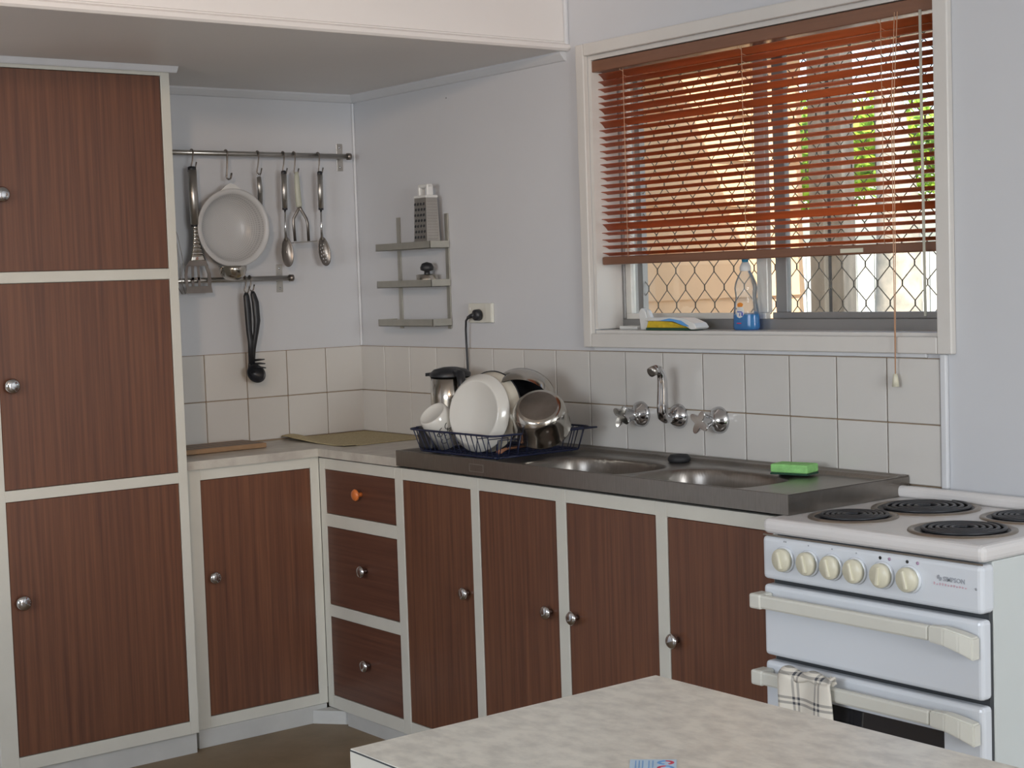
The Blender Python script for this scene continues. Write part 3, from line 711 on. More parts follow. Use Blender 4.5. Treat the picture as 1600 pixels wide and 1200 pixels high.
q = B(); q.lathe([(0, .030), (.0045, .030), (.0065, .02), (.0090, 0), (0, 0)], 10, Matrix.Translation((-.024, -2.3245, 1.099))); obj('tassel', q, creamk, bl)
q = B(); q.tube([(.000, -2.392, 1.955), (-.004, -2.395, 1.7), (-.004, -2.397, 1.262)], .0036, 6); obj('tilt_wand', q, wandm, bl)
obj('tape_patch', B().box(.0188, .0198, -2.20, -2.13, 1.414, 1.424), creamk, bl)['label'] = 'pale tape stuck to the bottom rail'

# window sill things
SZL = WZ0 + .0092
bt = thing('detergent_bottle', 'clear bottle of blue dishwashing liquid on the window sill', 'bottle', (.073, -1.762, SZL))
def oval(prof, sx, sy, c, seg=28):
    m = Matrix.Translation(c) @ Matrix.Diagonal((sx, sy, .93, 1)); q = B(); q.lathe(prof, seg, m); return q
body = [(0, 0), (.038, 0), (.042, .004), (.0425, .012), (.041, .04), (.037, .07), (.0325, .092), (.0345, .106), (.036, .118), (.033, .133), (.024, .152), (.015, .166), (.013, .172)]
obj('body', oval(body, .62, 1, (.073, -1.762, SZL)), bottlem, bt)
obj('liquid', oval([(0, .001), (.037, .001), (.0408, .006), (.041, .012), (.0398, .040), (.0392, .044), (0, .044)], .6, 1, (.073, -1.762, SZL)), liq, bt)
obj('collar', oval([(.0145, .166), (.0155, .168), (.0155, .178), (.010, .190), (.007, .192), (0, .192)], .95, 1, (.073, -1.762, SZL)), whitep, bt)
obj('cap', oval([(.0075, .190), (.0085, .192), (.0095, .201), (.009, .208), (.004, .211), (0, .211)], 1, 1, (.073, -1.762, SZL)), tealpl, bt)
def label_patch(y0, y1, z0, z1, m, nm, off=.0006, shape=None):
    # patch wrapped on the oval bottle, facing the room
    def rad(z):
        for (r0, h0), (r1, h1) in zip(body, body[1:]):
            if h0 <= z <= h1 and h1 > h0: return r0 + (r1 - r0) * (z - h0) / (h1 - h0)
        return .03
    y0 -= .020; y1 -= .020
    def fn(u, v):
        z = z0 + (z1 - z0) * v; yc = (y0 + y1) / 2; hw = (y1 - y0) / 2
        if shape == 'oval': hw *= math.sqrt(max(0, 1 - (2 * v - 1) ** 2))
        y = yc + hw * (2 * u - 1); r = rad(z) + off
        y = max(-r * .98, min(r * .98, y))
        return Vector((.073 - .62 * math.sqrt(max(0, r * r - y * y)), -1.762 + y, SZL + z * .93))
    q = B(); q.grid(fn, 14, 10); obj(nm, q, m, bt)
label_patch(.006, .034, .034, .068, whitep, 'label', shape='oval')
label_patch(.010, .031, .064, .078, orangel, 'label_top', shape='oval')
label_patch(.012, .030, .050, .053, blueink, 'label_print', .001); label_patch(.009, .014, .040, .050, blueink, 'label_print', .001); label_patch(.018, .021, .040, .048, blueink, 'label_print', .001)
label_patch(.014, .030, .018, .021, redink, 'label_print', .001)
br = thing('dish_sponge_wand', 'white and blue dish wand with yellow sponge lying on the window sill', 'brush', (.03, -1.52, SZL))
def strip(y0, y1, z0, z1, x0, x1, m, nm, bev=.003): return obj(nm, B().box(x0, x1, y0, y1, z0, z1, bev, 2), m, br)
strip(-1.610, -1.442, SZL + .0005, SZL + .007, .008, .062, spdk, 'scourer', .001)
q = B(); q.prism([(.010, -1.442, SZL + .007), (.010, -1.450, SZL + .026), (.010, -1.54, SZL + .024), (.010, -1.60, SZL + .010), (.010, -1.605, SZL + .007)], (.050, 0, 0), .002); obj('sponge', q, yellow, br)
q = B(); q.prism([(.006, -1.440, SZL + .026), (.006, -1.444, SZL + .034), (.006, -1.53, SZL + .037), (.006, -1.59, SZL + .034), (.006, -1.632, SZL + .020), (.006, -1.642, SZL + .008), (.006, -1.634, SZL + .003), (.006, -1.618, SZL + .003), (.006, -1.60, SZL + .012), (.006, -1.55, SZL + .025)], (.050, 0, 0), .003); obj('handle', q, whitep, br)
q = B(); q.prism([(.0045, -1.50, SZL + .027), (.0045, -1.54, SZL + .033), (.0045, -1.585, SZL + .027), (.0045, -1.615, SZL + .012), (.0045, -1.60, SZL + .012), (.0045, -1.555, SZL + .025)], (.003, 0, 0)); obj('blue_grip', q, bluepl, br)
q = B(); q.prism([(.020, -1.408, SZL + .001), (.020, -1.400, SZL + .050), (.020, -1.412, SZL + .062), (.020, -1.428, SZL + .052), (.020, -1.436, SZL + .030), (.020, -1.440, SZL + .001)], (.02, 0, 0), .003); obj('scraper', q, whitep, br)
q = B(); q.prism([(.022, -1.434, SZL + .030), (.022, -1.431, SZL + .058), (.022, -1.438, SZL + .054), (.022, -1.452, SZL + .030)], (.012, 0, 0), .001); obj('fin', q, whitep, br)
q = B(); q.box(.05, .09, -1.36, -1.285, SZL, SZL + .010, .003); tag(obj('soap_dish', q, whitep), 'low white dish on the left end of the window sill', 'dish')

# ================================================================ RAILS AND UTENSILS
def rail(z, x0, x1, bx, lab):
    t = thing('utensil_rail', lab, 'rail', ((x0 + x1) / 2, 0, z))
    q = B(); q.tube([(x0, -.045, z), (x1 - .012, -.045, z)], .0085, 16); obj('rod', q, steelb, t)
    q = B(); q.tube([(x1 - .013, -.045, z), (x1, -.045, z)], .0115, 16); obj('end_cap', q, dsteel, t)
    q = B(); q.box(bx - .012, bx + .012, -.003, -.0005, z - .046, z + .046, .0008, 1); q.tube([(bx, -.003, z), (bx, -.036, z)], .007, 10); br_ = obj('bracket', q, steelb, t)
    for dz in (-.033, .033):
        q = B(); q.lathe([(0, .002), (.003, .0015), (.004, 0)], 10, rotm((0, -1, 0), (bx, -.003, z + dz))); obj('screw', q, chrome, br_)
    return t
rail(1.812, -.878, -.046, -.062, 'upper long steel utensil rail on the back wall')
rail(1.406, -.878, -.290, -.316, 'lower short steel utensil rail on the back wall')
HY = -.056
def hook(x, zr, drop, lean, lab, r=.0022):
    # S-hook over the rod (centre y -.045) with an open lower curl
    q = B(); pts = arc((x, -.045, zr), .0112, PI * 1.15, 0, 8, (0, 1, 0), (0, 0, 1))
    pts = [Vector(p) for p in pts][::1]
    # come over the top and down the front
    pts = [Vector((x, -.045 + .0112 * math.cos(a), zr + .0112 * math.sin(a))) for a in [(-.15 + 1.15 * i / 8) * PI for i in range(9)]]
    z1 = zr - drop
    pts.append(Vector((x - lean * .5, HY - .001, zr - drop * .5)))
    base = Vector((x - lean, HY, z1 + .010))
    pts.append(base)
    for i in range(1, 8):
        a = PI + PI * i / 7; pts.append(base + Vector((.0075 + .0075 * math.cos(a), -.001, .0085 * math.sin(a))))
    pts.append(base + Vector((.0175, -.002, .012)))
    q.tube(pts, r, 6)
    o = obj('hook', q, dsteel); tag(o, lab, 'hook'); return Vector((x - lean + .0075, HY, z1))
h1 = hook(-.640, 1.812, .052, .008, 'steel hook holding the slotted turner on the upper rail')
h2 = hook(-.519, 1.812, .085, .006, 'long steel hook holding the colander on the upper rail', .003)
h3 = hook(-.404, 1.812, .068, .010, 'steel hook holding the steel ladle on the upper rail')
h4 = hook(-.309, 1.812, .066, .010, 'steel hook holding the solid serving spoon')
h5 = hook(-.268, 1.812, .066, .007, 'steel hook holding the potato masher')
h6 = hook(-.175, 1.812, .062, .006, 'steel hook holding the perforated serving spoon')
h7 = hook(-.470, 1.406, .046, .008, 'left steel hook of the two on the lower rail, holding the black ladle')
h8 = hook(-.452, 1.406, .040, .008, 'right steel hook of the two on the lower rail, holding the black server')

UY = -.060
def hand(parent, x, ztop, zbot, r, m=steelb, dx=0, caps=True):
    q = B(); q.tube([(x, UY, ztop - .012), (x + dx * .5, UY, (ztop + zbot) / 2), (x + dx, UY, zbot + .006)], [r * .97, r, r * .97], 20, flat=((0, 1, 0), .75)); obj('handle', q, m, parent)
    if caps:
        q = B(); q.tube([(x, UY, ztop), (x, UY, ztop - .003), (x, UY, ztop - .018)], [r * .55, r * .95, r * 1.0], 12, flat=((0, 1, 0), .62)); obj('end_cap', q, black, parent)
        q = B(); q.tube([(x + dx, UY, zbot + .008), (x + dx, UY, zbot)], [r * 1.0, r * .95], 12, flat=((0, 1, 0), .62)); obj('collar', q, black, parent)
# slotted turner
t = thing('slotted_turner', 'steel slotted turner hanging leftmost on the upper rail', 'spatula', (-.645, UY, 1.76))
hand(t, -.6485, 1.768, 1.577, .0150, dx=.002)
def neckz(p0, p1, w0, w1, n=18, rib=.0015):
    return lambda u, v: Vector((p0[0] + (p1[0] - p0[0]) * v + (u - .5) * 2 * (w0 + (w1 - w0) * v ** 2.2), UY - .002 - rib * math.sin(v * 2 * PI * 9) * (v < .9) - .003 * math.cos((u - .5) * PI), p0[1] + (p1[1] - p0[1]) * v))
q = B(); q.grid(neckz((-.646, 1.578), (-.6435, 1.470), .0095, .027), 8, 70); obj('neck', q, potst, t, solid=.0012)
q = B()
def bl_poly(pts): q.prism([(px_, UY - .003, pz_) for px_, pz_ in pts], (0, .0014, 0))
X = lambda px, pz: inv_a(px, pz)
def inv_a(u, v):  # turner blade outline, metres
    return (u, v)
bl_poly([(-.671, 1.472), (-.616, 1.472), (-.608, 1.452), (-.686, 1.452)])
bl_poly([(-.690, 1.366), (-.596, 1.366), (-.600, 1.388), (-.688, 1.388)])
for (a, b_, c_, d_) in ((-.686, -.677, -.690, -.680), (-.667, -.658, -.669, -.660), (-.649, -.640, -.646, -.637), (-.621, -.609, -.612, -.600)):
    bl_poly([(a, 1.453), (b_, 1.453), ((b_ + d_) / 2 + (.005 if b_ > -.63 else -.004 if b_ < -.67 else 0), 1.425), (d_, 1.387), (c_, 1.387), ((a + c_) / 2 + (.005 if a > -.63 else -.005 if a < -.67 else 0), 1.425)])
bl_poly([(-.668, 1.408), (-.640, 1.408), (-.640, 1.416), (-.668, 1.416)])
obj('blade', q, dsteel, t)
# colander
t = thing('colander', 'white plastic colander with perforated bowl hanging on the long hook', 'colander', (-.503, -.03, 1.58))
cc = (-.516, -.072, 1.572)
q = B(); q.lathe([(.126, .0), (.1265, .003), (.123, .004), (.112, .002), (.108, -.004), (.100, -.026), (.080, -.046), (.050, -.057), (0, -.060)], 64, rotm((-.05, -1, 0), cc)); obj('bowl', q, coland, t, origin=cc, solid=.002)
q = B(); q.prism([(-.560, -.0735, 1.688), (-.540, -.0735, 1.706), (-.522, -.0735, 1.716), (-.505, -.0735, 1.710), (-.480, -.0735, 1.692)], (0, .003, 0)); obj('hanging_tab', q, whitep, t)
# ladle behind the colander
t = thing('ladle', 'steel ladle hanging behind the colander with its bowl below', 'ladle', (-.45, -.04, 1.7))
q = B(); q.tube([(-.408, -.056, 1.738), (-.404, -.054, 1.70), (-.398, -.040, 1.65)], [.008, .009, .009], 12, flat=((0, 1, 0), .6)); q.tube([(-.398, -.040, 1.65), (-.43, -.026, 1.56), (-.475, -.006, 1.47), (-.490, -.028, 1.456), (-.505, -.065, 1.450)], .003, 8)
obj('handle', q, steelb, t)
q = B(); q.tube(arc((-.4075, UY + .003, 1.745), .006, 0, 2 * PI, 12, (1, 0, 0), (0, 0, 1)), .0012, 5); obj('hanging_loop', q, chrome, t)
q = B(); q.lathe([(.045, 0), (.044, -.012), (.037, -.028), (.022, -.038), (0, -.041)], 32, Matrix.Translation((-.541, -.101, 1.449)) @ Matrix.Diagonal((1, 1, 1.15, 1))); obj('bowl', q, potst, t, solid=.0015)
# solid spoon
def spoon(x, lean, label, holes, dx):
    t = thing('serving_spoon', label, 'spoon', (x, UY, 1.75))
    hand(t, x, 1.760, 1.630, .0098, dx=-.001)
    q = B(); q.tube([(x - .001, UY, 1.634), (x - .002, UY, 1.58), (x - .003 + dx * .2, UY - .001, 1.530)], [.004, .0032, .006], 8); obj('neck', q, chrome, t)
    cx, cz_ = x + dx, 1.492; a, b_ = .0235, .050
    ca, sa = math.cos(lean), math.sin(lean)
    def P_(p, qv, d): return Vector((cx + p * ca - qv * sa, UY - .004 + d, cz_ + p * sa + qv * ca))
    def fn(u, v):
        r = .02 + .98 * v; th = 2 * PI * u
        p = a * r * math.cos(th) * (1 - .12 * math.sin(th)); qv = b_ * r * math.sin(th)
        return P_(p, qv, .010 * (1 - r * r))
    q = B(); q.grid(fn, 32, 8, closeu=True); bw = obj('bowl', q, dsteel, t, solid=.001)
    if holes:
        k = 0
        for (hp, hq) in ((-.006, .022), (.006, .022), (-.011, .009), (0, .011), (.011, .009), (-.006, -.002), (.006, -.002), (-.010, -.014), (0, -.012), (.010, -.014), (-.005, -.025), (.005, -.025), (0, -.036)):
            r2 = (hp / a) ** 2 + (hq / b_) ** 2
            q = B(); q.lathe([(0, .0004), (.0024, .0004), (.0024, 0)], 10, rotm((0, -1, 0), P_(hp, hq, .010 * (1 - r2) - .0012))); obj('hole', q, trimp, bw)
    return t
spoon(-.3165, .06, 'steel serving spoon with a solid bowl, second handle right of the colander', False, -.001)
spoon(-.1785, .16, 'steel perforated serving spoon hanging rightmost on the upper rail', True, .003)
# masher
t = thing('potato_masher', 'potato masher with grey-green handle hanging between the two serving spoons', 'masher', (-.262, UY, 1.75))
q = B(); q.tube([(-.268, UY, 1.756), (-.268, UY, 1.74), (-.267, UY, 1.69), (-.264, UY, 1.645), (-.263, UY, 1.640)], [.006, .009, .0105, .0115, .010], 14, flat=((0, 1, 0), .7)); obj('handle', q, greyp, t)
q = B()
for s_ in (-1, 1):
    q.tube([(-.262, UY, 1.645), (-.262 + s_ * .006, UY, 1.630), (-.262 + s_ * .024, UY, 1.602), (-.260 + s_ * .027, UY, 1.585), (-.258 + s_ * .026, UY, 1.527)], .0055, 8, flat=((0, 1, 0), .5))
obj('prongs', q, dsteel, t)
q = B(); q.box(-.302, -.212, UY - .022, UY + .022, 1.522, 1.525, .001, 1, Matrix.Translation((-.258, 0, 1.523)) @ Matrix.Rotation(-.05, 4, 'Y') @ Matrix.Translation((.258, 0, -1.523))); obj('plate', q, steelb, t)
# whisk mostly hidden by the pantry side
t = thing('whisk', 'wire whisk partly hidden beside the pantry, left of the turner', 'whisk', (-.70, -.05, 1.7))
q = B(); q.tube([(-.725, -.05, 1.76), (-.722, -.05, 1.60)], .009, 10); obj('handle', q, steelb, t)
q = B()
for s_ in (-.6, 0, .6, 1): q.tube([(-.722, -.05, 1.60), (-.722 + .018 * s_, -.05, 1.55), (-.722 + .032 * s_, -.052, 1.47), (-.722 + .040 * s_, -.054, 1.40), (-.700 + .018 * s_, -.056, 1.365)], .0012, 5)
obj('wires', q, dsteel, t)
# black nylon tools on the lower rail
t = thing('black_ladle', 'black nylon ladle hanging from the lower rail with its bowl in front of the tiles', 'ladle', (-.47, UY, 1.35))
q = B(); q.tube([(-.4745, UY, 1.362), (-.475, UY, 1.352), (-.472, UY, 1.31), (-.470, UY, 1.24), (-.466, UY, 1.20), (-.466, UY, 1.13)], [.006, .0105, .012, .011, .0105, .011], 12, flat=((0, 1, 0), .6)); obj('handle', q, black, t)
def fn(u, v):
    r = .02 + .98 * v; th = 2 * PI * u; p = .036 * r * math.cos(th); qv = .029 * r * math.sin(th); c_, s_ = math.cos(-.5), math.sin(-.5)
    return Vector((-.457 + p * c_ - qv * s_, UY - .012 + .026 * (1 - r * r), 1.098 + p * s_ + qv * c_))
q = B(); q.grid(fn, 32, 8, closeu=True); obj('bowl', q, black, t, solid=.002)
t = thing('pasta_server', 'black nylon toothed server hanging just right of the black ladle', 'server', (-.445, UY, 1.35))
q = B(); q.tube([(-.4535, UY - .004, 1.366), (-.452, UY - .004, 1.356), (-.448, UY - .010, 1.33), (-.445, UY - .010, 1.27), (-.449, UY - .008, 1.235), (-.455, UY + .002, 1.18), (-.458, UY + .008, 1.14)], [.006, .010, .0125, .0125, .010, .008, .009], 12, flat=((0, 1, 0), .6)); obj('handle', q, black, t)
q = B(); 
for k in range(3): q.tube([(-.462, UY + .010, 1.140 - k * .012), (-.440, UY - .006, 1.142 - k * .012), (-.430 + k * .002, UY - .022, 1.143 - k * .014)], [.005, .004, .002], 6)
q.tube([(-.458, UY + .012, 1.15), (-.458, UY + .014, 1.10)], [.010, .018], 12, flat=((0, 1, 0), .3)); obj('teeth', q, black, t)

# ================================================================ WALL RACK
rk = thing('wall_rack', 'three-tier steel wall rack beside the back corner', 'rack', (-.04, -.39, 1.22))
for y in (-.258, -.533): obj('upright', B().box(-.006, -.001, y - .0085, y + .0085, 1.226, 1.594), racks, rk)
for z in (1.484, 1.362, 1.236):
    q = B(); q.box(-.080, -.006, -.546, -.233, z, z + .0015); q.box(-.080, -.0785, -.546, -.233, z, z + .023); q.box(-.080, -.006, -.546, -.5445, z, z + .023); q.box(-.080, -.006, -.2345, -.233, z, z + .023)
    obj('shelf', q, racks, rk)
gt = thing('box_grater', 'steel box grater with white handle on the top tier of the wall rack', 'grater', (-.044, -.483, 1.486))
gx0, gx1, gy0, gy1 = -.074, -.022, -.522, -.450; z0, z1 = 1.4857, 1.645
bm = bmesh.new(); lo = [bm.verts.new(p) for p in ((gx0, gy0, z0), (gx1, gy0, z0), (gx1, gy1, z0), (gx0, gy1, z0))]; k_ = .004
hi = [bm.verts.new(p) for p in ((gx0 + k_, gy0 + k_, z1), (gx1 - k_, gy0 + k_, z1), (gx1 - k_, gy1 - k_, z1), (gx0 + k_, gy1 - k_, z1))]
for k in range(4): bm.faces.new((lo[k], lo[(k + 1) % 4], hi[(k + 1) % 4], hi[k]))
bm.faces.new(hi); bmesh.ops.recalc_face_normals(bm, faces=bm.faces[:]); obj('body', bm, steelb, gt)
q = B()
for i in range(4):
    for j in range(8):
        y = gy0 + .012 + i * .016 + (j % 2) * .004; z = z0 + .018 + j * .0175
        q.lathe([(0, .0032), (.004, .0018), (.0055, 0)], 8, rotm((-1, 0, .3), (gx0 + (z - z0) / (z1 - z0) * k_ + .0002, y, z)))
stuff(obj('coarse_teeth', q, black, gt))
q = B()
for i in range(6):
    for j in range(16):
        x = gx0 + .010 + i * .0065; z = z0 + .012 + j * .009
        q.lathe([(0, .0010), (.0012, .0006), (.0018, 0)], 5, rotm((0, -1, 0), (x, gy0 + (z - z0) / (z1 - z0) * k_ + .0002, z)))
stuff(obj('fine_teeth', q, dsteel, gt))
q = B(); q.box(gx0 + .002, gx1 - .002, gy0 + .002, gy1 - .002, z1, z1 + .008, .002, 1)
q.box(gx0 + .014, gx1 - .014, gy0 + .008, gy0 + .020, z1 + .006, z1 + .040, .003, 1); q.box(gx0 + .014, gx1 - .014, gy1 - .020, gy1 - .008, z1 + .006, z1 + .040, .003, 1); q.box(gx0 + .014, gx1 - .014, gy0 + .008, gy1 - .008, z1 + .032, z1 + .044, .004, 1)
obj('handle', q, whitep, gt)
tm = thing('bottle_stopper', 'small black-knobbed steel lid on the middle tier of the wall rack', 'stopper', (-.045, -.483, 1.364))
q = B(); q.lathe([(0, 0), (.034, 0), (.036, .012), (.036, .036), (.030, .038), (.010, .040), (0, .040)], 28, Matrix.Translation((-.042, -.470, 1.364))); obj('base', q, potst, tm)
q = B(); q.lathe([(.010, .038), (.009, .048), (.021, .052), (.022, .061), (.016, .073), (0, .078)], 24, Matrix.Translation((-.042, -.470, 1.364))); obj('knob', q, black, tm)
q = B(); q.lathe([(.0, .0015), (.0025, 0)], 8, rotm((-1, 0, 0), (-.0002, -.55, 1.957))); tag(obj('wall_nail', q, gap), 'tiny dark nail in the right wall below the bulkhead', 'nail')

# power point, plug, cord
pp = thing('power_point', 'cream double power point on the wall right of the wall rack', 'socket', (-.004, -.704, 1.275))
obj('plate', B().box(-.009, -.0005, -.766, -.641, 1.245, 1.306, .002), creamh, pp); obj('side_block', B().box(-.013, -.009, -.764, -.735, 1.247, 1.304, .001), creamh, pp)
for y in (-.652, ): obj('switch', B().box(-.0115, -.009, y - .004, y + .004, 1.284, 1.292, .001, 1), whitep, pp)
kt = thing('kettle', 'steel electric kettle with black lid, plugged in behind the mug', 'kettle', (-.135, -.700, CT))
R_ = .062; kc = (-.135, -.707, CT)
obj('base', B().lathe([(0, 0), (R_ + .004, 0), (R_ + .004, .016), (R_, .020), (0, .020)], 40, Matrix.Translation(kc)), black, kt)
obj('body', B().lathe([(0, .021), (R_, .021), (R_ + .001, .06), (R_, .15), (R_ - .001, .222), (0, .222)], 48, Matrix.Translation(kc)), potst, kt)
obj('lid', B().lathe([(R_ + .001, .218), (R_ + .002, .228), (R_ - .012, .240), (.02, .247), (0, .248)], 40, Matrix.Translation(kc)), black, kt)
q = B(); q.prism([(kc[0] - .055, kc[1] - .012, CT + .228), (kc[0] - .082, kc[1] + .0, CT + .224), (kc[0] - .055, kc[1] + .012, CT + .228), (kc[0] - .055, kc[1], CT + .205)], (.03, 0, 0)); 
sx_, sy_ = -.35, .94
q = B(); q.prism([Vector(kc) + Vector((-.050, .020, .232)), Vector(kc) + Vector((-.022, .050, .232)), Vector(kc) + Vector((-.058, .050, .230))], (0, 0, -.010)); obj('spout', q, black, kt)
q = B(); dv = Vector((-.25, -.97, 0)); q.tube([Vector(kc) + dv * .055 + Vector((0, 0, .232)), Vector(kc) + dv * .085 + Vector((0, 0, .228)), Vector(kc) + dv * .097 + Vector((0, 0, .20)), Vector(kc) + dv * .095 + Vector((0, 0, .11)), Vector(kc) + dv * .085 + Vector((0, 0, .06)), Vector(kc) + dv * .055 + Vector((0, 0, .05))], [.012, .014, .013, .011, .011, .012], 12); obj('handle', q, black, kt)
pg = thing('power_plug', 'black plug and cord from the power point down to the kettle', 'plug', (-.02, -.697, 1.27))
q = B(); q.lathe([(0, .020), (.012, .020), (.017, .016), (.018, 0), (0, 0)], 24, rotm((-1, 0, 0), (-.0135, -.703, 1.270))); q.tube([(-.026, -.700, 1.270), (-.028, -.680, 1.267), (-.028, -.664, 1.262)], [.009, .007, .005], 10); obj('plug_body', q, black, pg)
q = B(); q.tube([(-.028, -.666, 1.263), (-.027, -.652, 1.252), (-.024, -.645, 1.225), (-.022, -.643, 1.18), (-.020, -.642, 1.12), (-.020, -.645, 1.05), (-.022, -.655, .93), (-.028, -.66, .90), (-.06, -.665, .885)], .0035, 8); obj('cord', q, black, pg)

# board and mat
cb = thing('chopping_board', 'striped wooden chopping board beside the pantry', 'chopping board', (-.68, -.12, CT))
bx0, bx1, by0, by1 = -.855, -.505, -.215, -.055; nst = 7
for i in range(nst):
    ya = by0 + (by1 - by0) * i / nst; yb_ = by0 + (by1 - by0) * (i + 1) / nst
    obj('strip', B().box(bx0, bx1 - (.004 if i in (0, nst - 1) else 0), ya, yb_ - .0003, CT + .001, CT + .0165, .002, 1), boardl if i % 2 == 0 else boardd, cb)['label'] = 'light wood strip' if i % 2 == 0 else 'dark wood strip'
def mf(u, v):
    x = -.012 - .335 * u; y = -.020 - .400 * v
    lift = .011 * math.exp(-((u - .92) ** 2) / .02) * math.exp(-((v - .15) ** 2) / .12) + .006 * max(0, math.sin(v * 5 + u * 2)) * (u > .85) * (v > .02)
    return Vector((x, y, CT + .0028 + lift))
q = B(); q.grid(mf, 40, 40); m_ = obj('placemat', q, matm, solid=.002); tag(m_, 'tan woven placemat lying in the corner of the worktop', 'placemat')

# ================================================================ DISH RACK
RZ = .884
dr = thing('dish_rack', 'navy wire dish rack on the left draining board', 'dish rack', (-.21, -1.05, RZ))
rx0, rx1, ry0, ry1 = -.395, -.045, -1.262, -.848; zr = .953; ins = .022; zb = RZ + .006
q = B()
def rrect(x0, x1, y0, y1, z, rad=.025):
    pts = []
    for cx, cy, a in ((x1 - rad, y1 - rad, 0), (x0 + rad, y1 - rad, PI / 2), (x0 + rad, y0 + rad, PI), (x1 - rad, y0 + rad, 1.5 * PI)):
        for i in range(6): pts.append((cx + rad * math.cos(a + PI / 2 * i / 5), cy + rad * math.sin(a + PI / 2 * i / 5), z))
    return pts
q.tube(rrect(rx0, rx1, ry0, ry1, zr), .0030, 8, closed=True)
q.tube([(rx1 - .03, ry0 + .0, zr), (rx1 - .02, ry0 - .045, zr + .002), (rx1 - .15, ry0 - .045, zr + .002), (rx1 - .16, ry0, zr)], .0026, 8)
q.tube([(rx0 + .03, ry1 - .0, zr), (rx0 + .04, ry1 + .012, zr + .001), (rx0 + .14, ry1 + .012, zr + .001), (rx0 + .15, ry1, zr)], .0026, 8)
obj('rim', q, navy, dr)
q = B(); q.tube(rrect(rx0 + ins, rx1 - ins, ry0 + ins, ry1 - ins, zb), .0028, 8, closed=True)
nY = 15; nX = 10
for i in range(nY):
    y = ry0 + .03 + (ry1 - ry0 - .06) * i / (nY - 1); yb_ = ry0 + ins + .012 + (ry1 - ry0 - 2 * ins - .024) * i / (nY - 1)
    q.tube([(rx0, y, zr), (rx0 + ins, yb_, zb), (rx1 - ins, yb_, zb), (rx1, y, zr)], .0018, 5)
for i in range(nX):
    x = rx0 + .03 + (rx1 - rx0 - .06) * i / (nX - 1); xb = rx0 + ins + .012 + (rx1 - rx0 - 2 * ins - .024) * i / (nX - 1)
    q.tube([(x, ry0, zr), (xb, ry0 + ins, zb), (xb, ry1 - ins, zb), (x, ry1, zr)], .0018, 5)
for y in (-1.235, -1.19, -1.14): q.tube([(rx0 + .03, y, zb), (rx0 + .03, y - .006, zb + .048), (rx0 + .10, y - .006, zb + .048), (rx0 + .10, y, zb)], .0018, 5)
for x in (rx0 + ins + .02, rx1 - ins - .02):
    for y in (ry0 + ins + .02, ry1 - ins - .02): q.tube([(x, y, zb), (x, y, RZ - .0002)], .004, 6)
stuff(obj('wires', q, navy, dr))
q = B(); q.box(rx0 + .03, rx0 + .10, ry1 - .075, ry1 - .008, zb + .004, zr + .004, .004, 1); obj('cutlery_cup', q, black, dr)
# mug lying upside down
ax = Vector((-.66, -.05, .72)).normalized(); mc = Vector((-.365, -.932, 1.000)); MS = 1.24
mg = thing('mug', 'white mug with a dark squiggle tipped upside down in the dish rack', 'mug', mc - ax * .09)
q = B(); q.lathe([(r_ * MS, h_ * MS) for r_, h_ in [(0, -.004), (.028, -.004), (.030, -.001), (.033, 0), (.036, -.003), (.0385, -.02), (.044, -.080), (.0425, -.080), (.0365, -.02), (.030, -.008), (0, -.008)]], 40, rotm(ax, mc)); obj('cup', q, china, mg)
hd = Vector((.5, .85, 0)); hd = (hd - ax * hd.dot(ax)).normalized()
q = B(); q.tube([mc - ax * .025 + hd * .044, mc - ax * .028 + hd * .066, mc - ax * .05 + hd * .074, mc - ax * .072 + hd * .066, mc - ax * .078 + hd * .048], .005, 10); obj('handle', q, china, mg)
q = B(); fr = Vector((-.6, -.8, -.1)); fr = (fr - ax * fr.dot(ax)).normalized(); sd = ax.cross(fr)
def on_mug(a, h): r = (.0372 + .0055 * h / .07) * MS + .0008; return mc - ax * h + (fr * math.cos(a) + sd * math.sin(a)) * r
for (a0, h0, rr) in ((.45, .038, .010), (.05, .040, .010), (-.30, .046, .006), (.40, .060, .009), (.05, .064, .008), (-.30, .070, .007)):
    q.tube([on_mug(a0 + rr / .04 * math.cos(t_) , h0 + rr * math.sin(t_)) for t_ in [i / 10 * PI * 1.5 for i in range(11)]], .0010, 4)
obj('squiggle', q, blackink, mg)
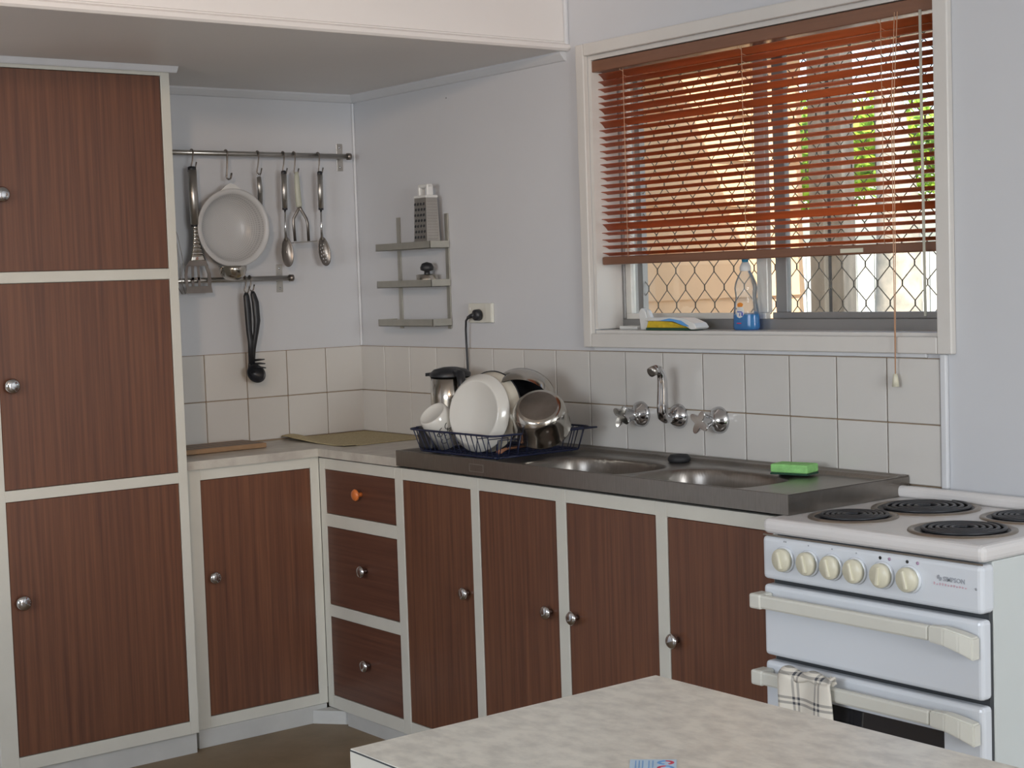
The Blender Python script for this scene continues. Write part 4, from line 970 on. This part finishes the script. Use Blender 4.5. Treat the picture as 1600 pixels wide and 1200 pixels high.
# white plate, bottom towards the room
pn = Vector((-.965, -.20, .16)).normalized()
pc = Vector((-.318, -1.082, 1.005))
def disc(name, lab, cat, c, prof, m, seg=64, grp=None):
    o = B(); o.lathe(prof, seg, rotm(pn, c)); return o
q = disc('', '', '', pc, [(0, .010), (.086, .010), (.089, .012), (.093, .010), (.101, .002), (.108, -.010), (.1115, -.014), (.1115, -.017), (.104, -.010), (.095, -.001), (.084, .006), (0, .006)], china)
tag(obj('dinner_plate', q, china), 'white dinner plate standing with its base to the room in the dish rack', 'plate')
pc2 = Vector((-.298, -1.082, 1.008))
ed = thing('enamel_dish', 'cream enamel dish with dark rim leaning behind the white plate', 'dish', pc2 - Vector((0, 0, .115)))
q = B(); q.lathe([(0, .004), (.088, .004), (.097, 0), (.108, -.026), (.1155, -.034), (.1155, -.036), (.106, -.030), (.094, -.002), (.086, .001), (0, .001)], 64, rotm(pn, pc2)); obj('pan', q, creamch, ed)
q = B(); q.tube([rotm(pn, pc2) @ Vector((.1162 * math.cos(2 * PI * i / 64), .1162 * math.sin(2 * PI * i / 64), -.035)) for i in range(64)], .0022, 6, closed=True); obj('rim', q, black, ed)
# steel pot behind, tipped with its mouth to the room and down
pn3 = Vector((-.66, -.56, -.46)).normalized(); pc3 = Vector((-.205, -1.140, 1.010))
fp = thing('stock_pot', 'steel pot with dark inside leaning behind the cream dish in the dish rack', 'pot', pc3 - Vector((0, 0, .10)))
q = B(); q.lathe([(.098, 0), (.099, -.002), (.098, -.05), (.092, -.072), (.080, -.080), (0, -.080), (0, -.078), (.080, -.077), (.090, -.07), (.096, -.001)], 56, rotm(pn3, pc3)); obj('body', q, potst, fp)
q = B(); q.lathe([(.0955, -.003), (.0895, -.069), (.080, -.076), (0, -.076)], 56, rotm(pn3, pc3)); obj('dark_lining', q, black, fp)
# saucepan upside down
an = Vector((-.50, -.47, .73)).normalized(); sc = Vector((-.255, -1.285, 1.028))
sp_ = thing('saucepan', 'polished steel saucepan tipped base-up at the right end of the dish rack', 'saucepan', sc - an * .10)
q = B(); q.lathe([(0, 0), (.058, 0), (.064, -.004), (.074, -.020), (.078, -.045), (.078, -.080), (.082, -.084), (.082, -.088), (.077, -.087), (.075, -.045), (.069, -.020), (.056, -.006), (0, -.004)], 56, rotm(an, sc)); obj('pot', q, potst, sp_)
q = B(); q.lathe([(0, .0008), (.050, .0008), (.053, 0)], 48, rotm(an, sc)); obj('base_disc', q, dsteel, sp_)
q = B(); q.tube([(-.335, -1.205, .902), (-.300, -1.19, .907), (-.10, -1.14, .905)], [.010, .006, .005], 10, flat=((0, 0, 1), .6)); tag(obj('wooden_spoon', q, woodsp), 'wooden spoon lying in the bottom of the dish rack', 'spoon')
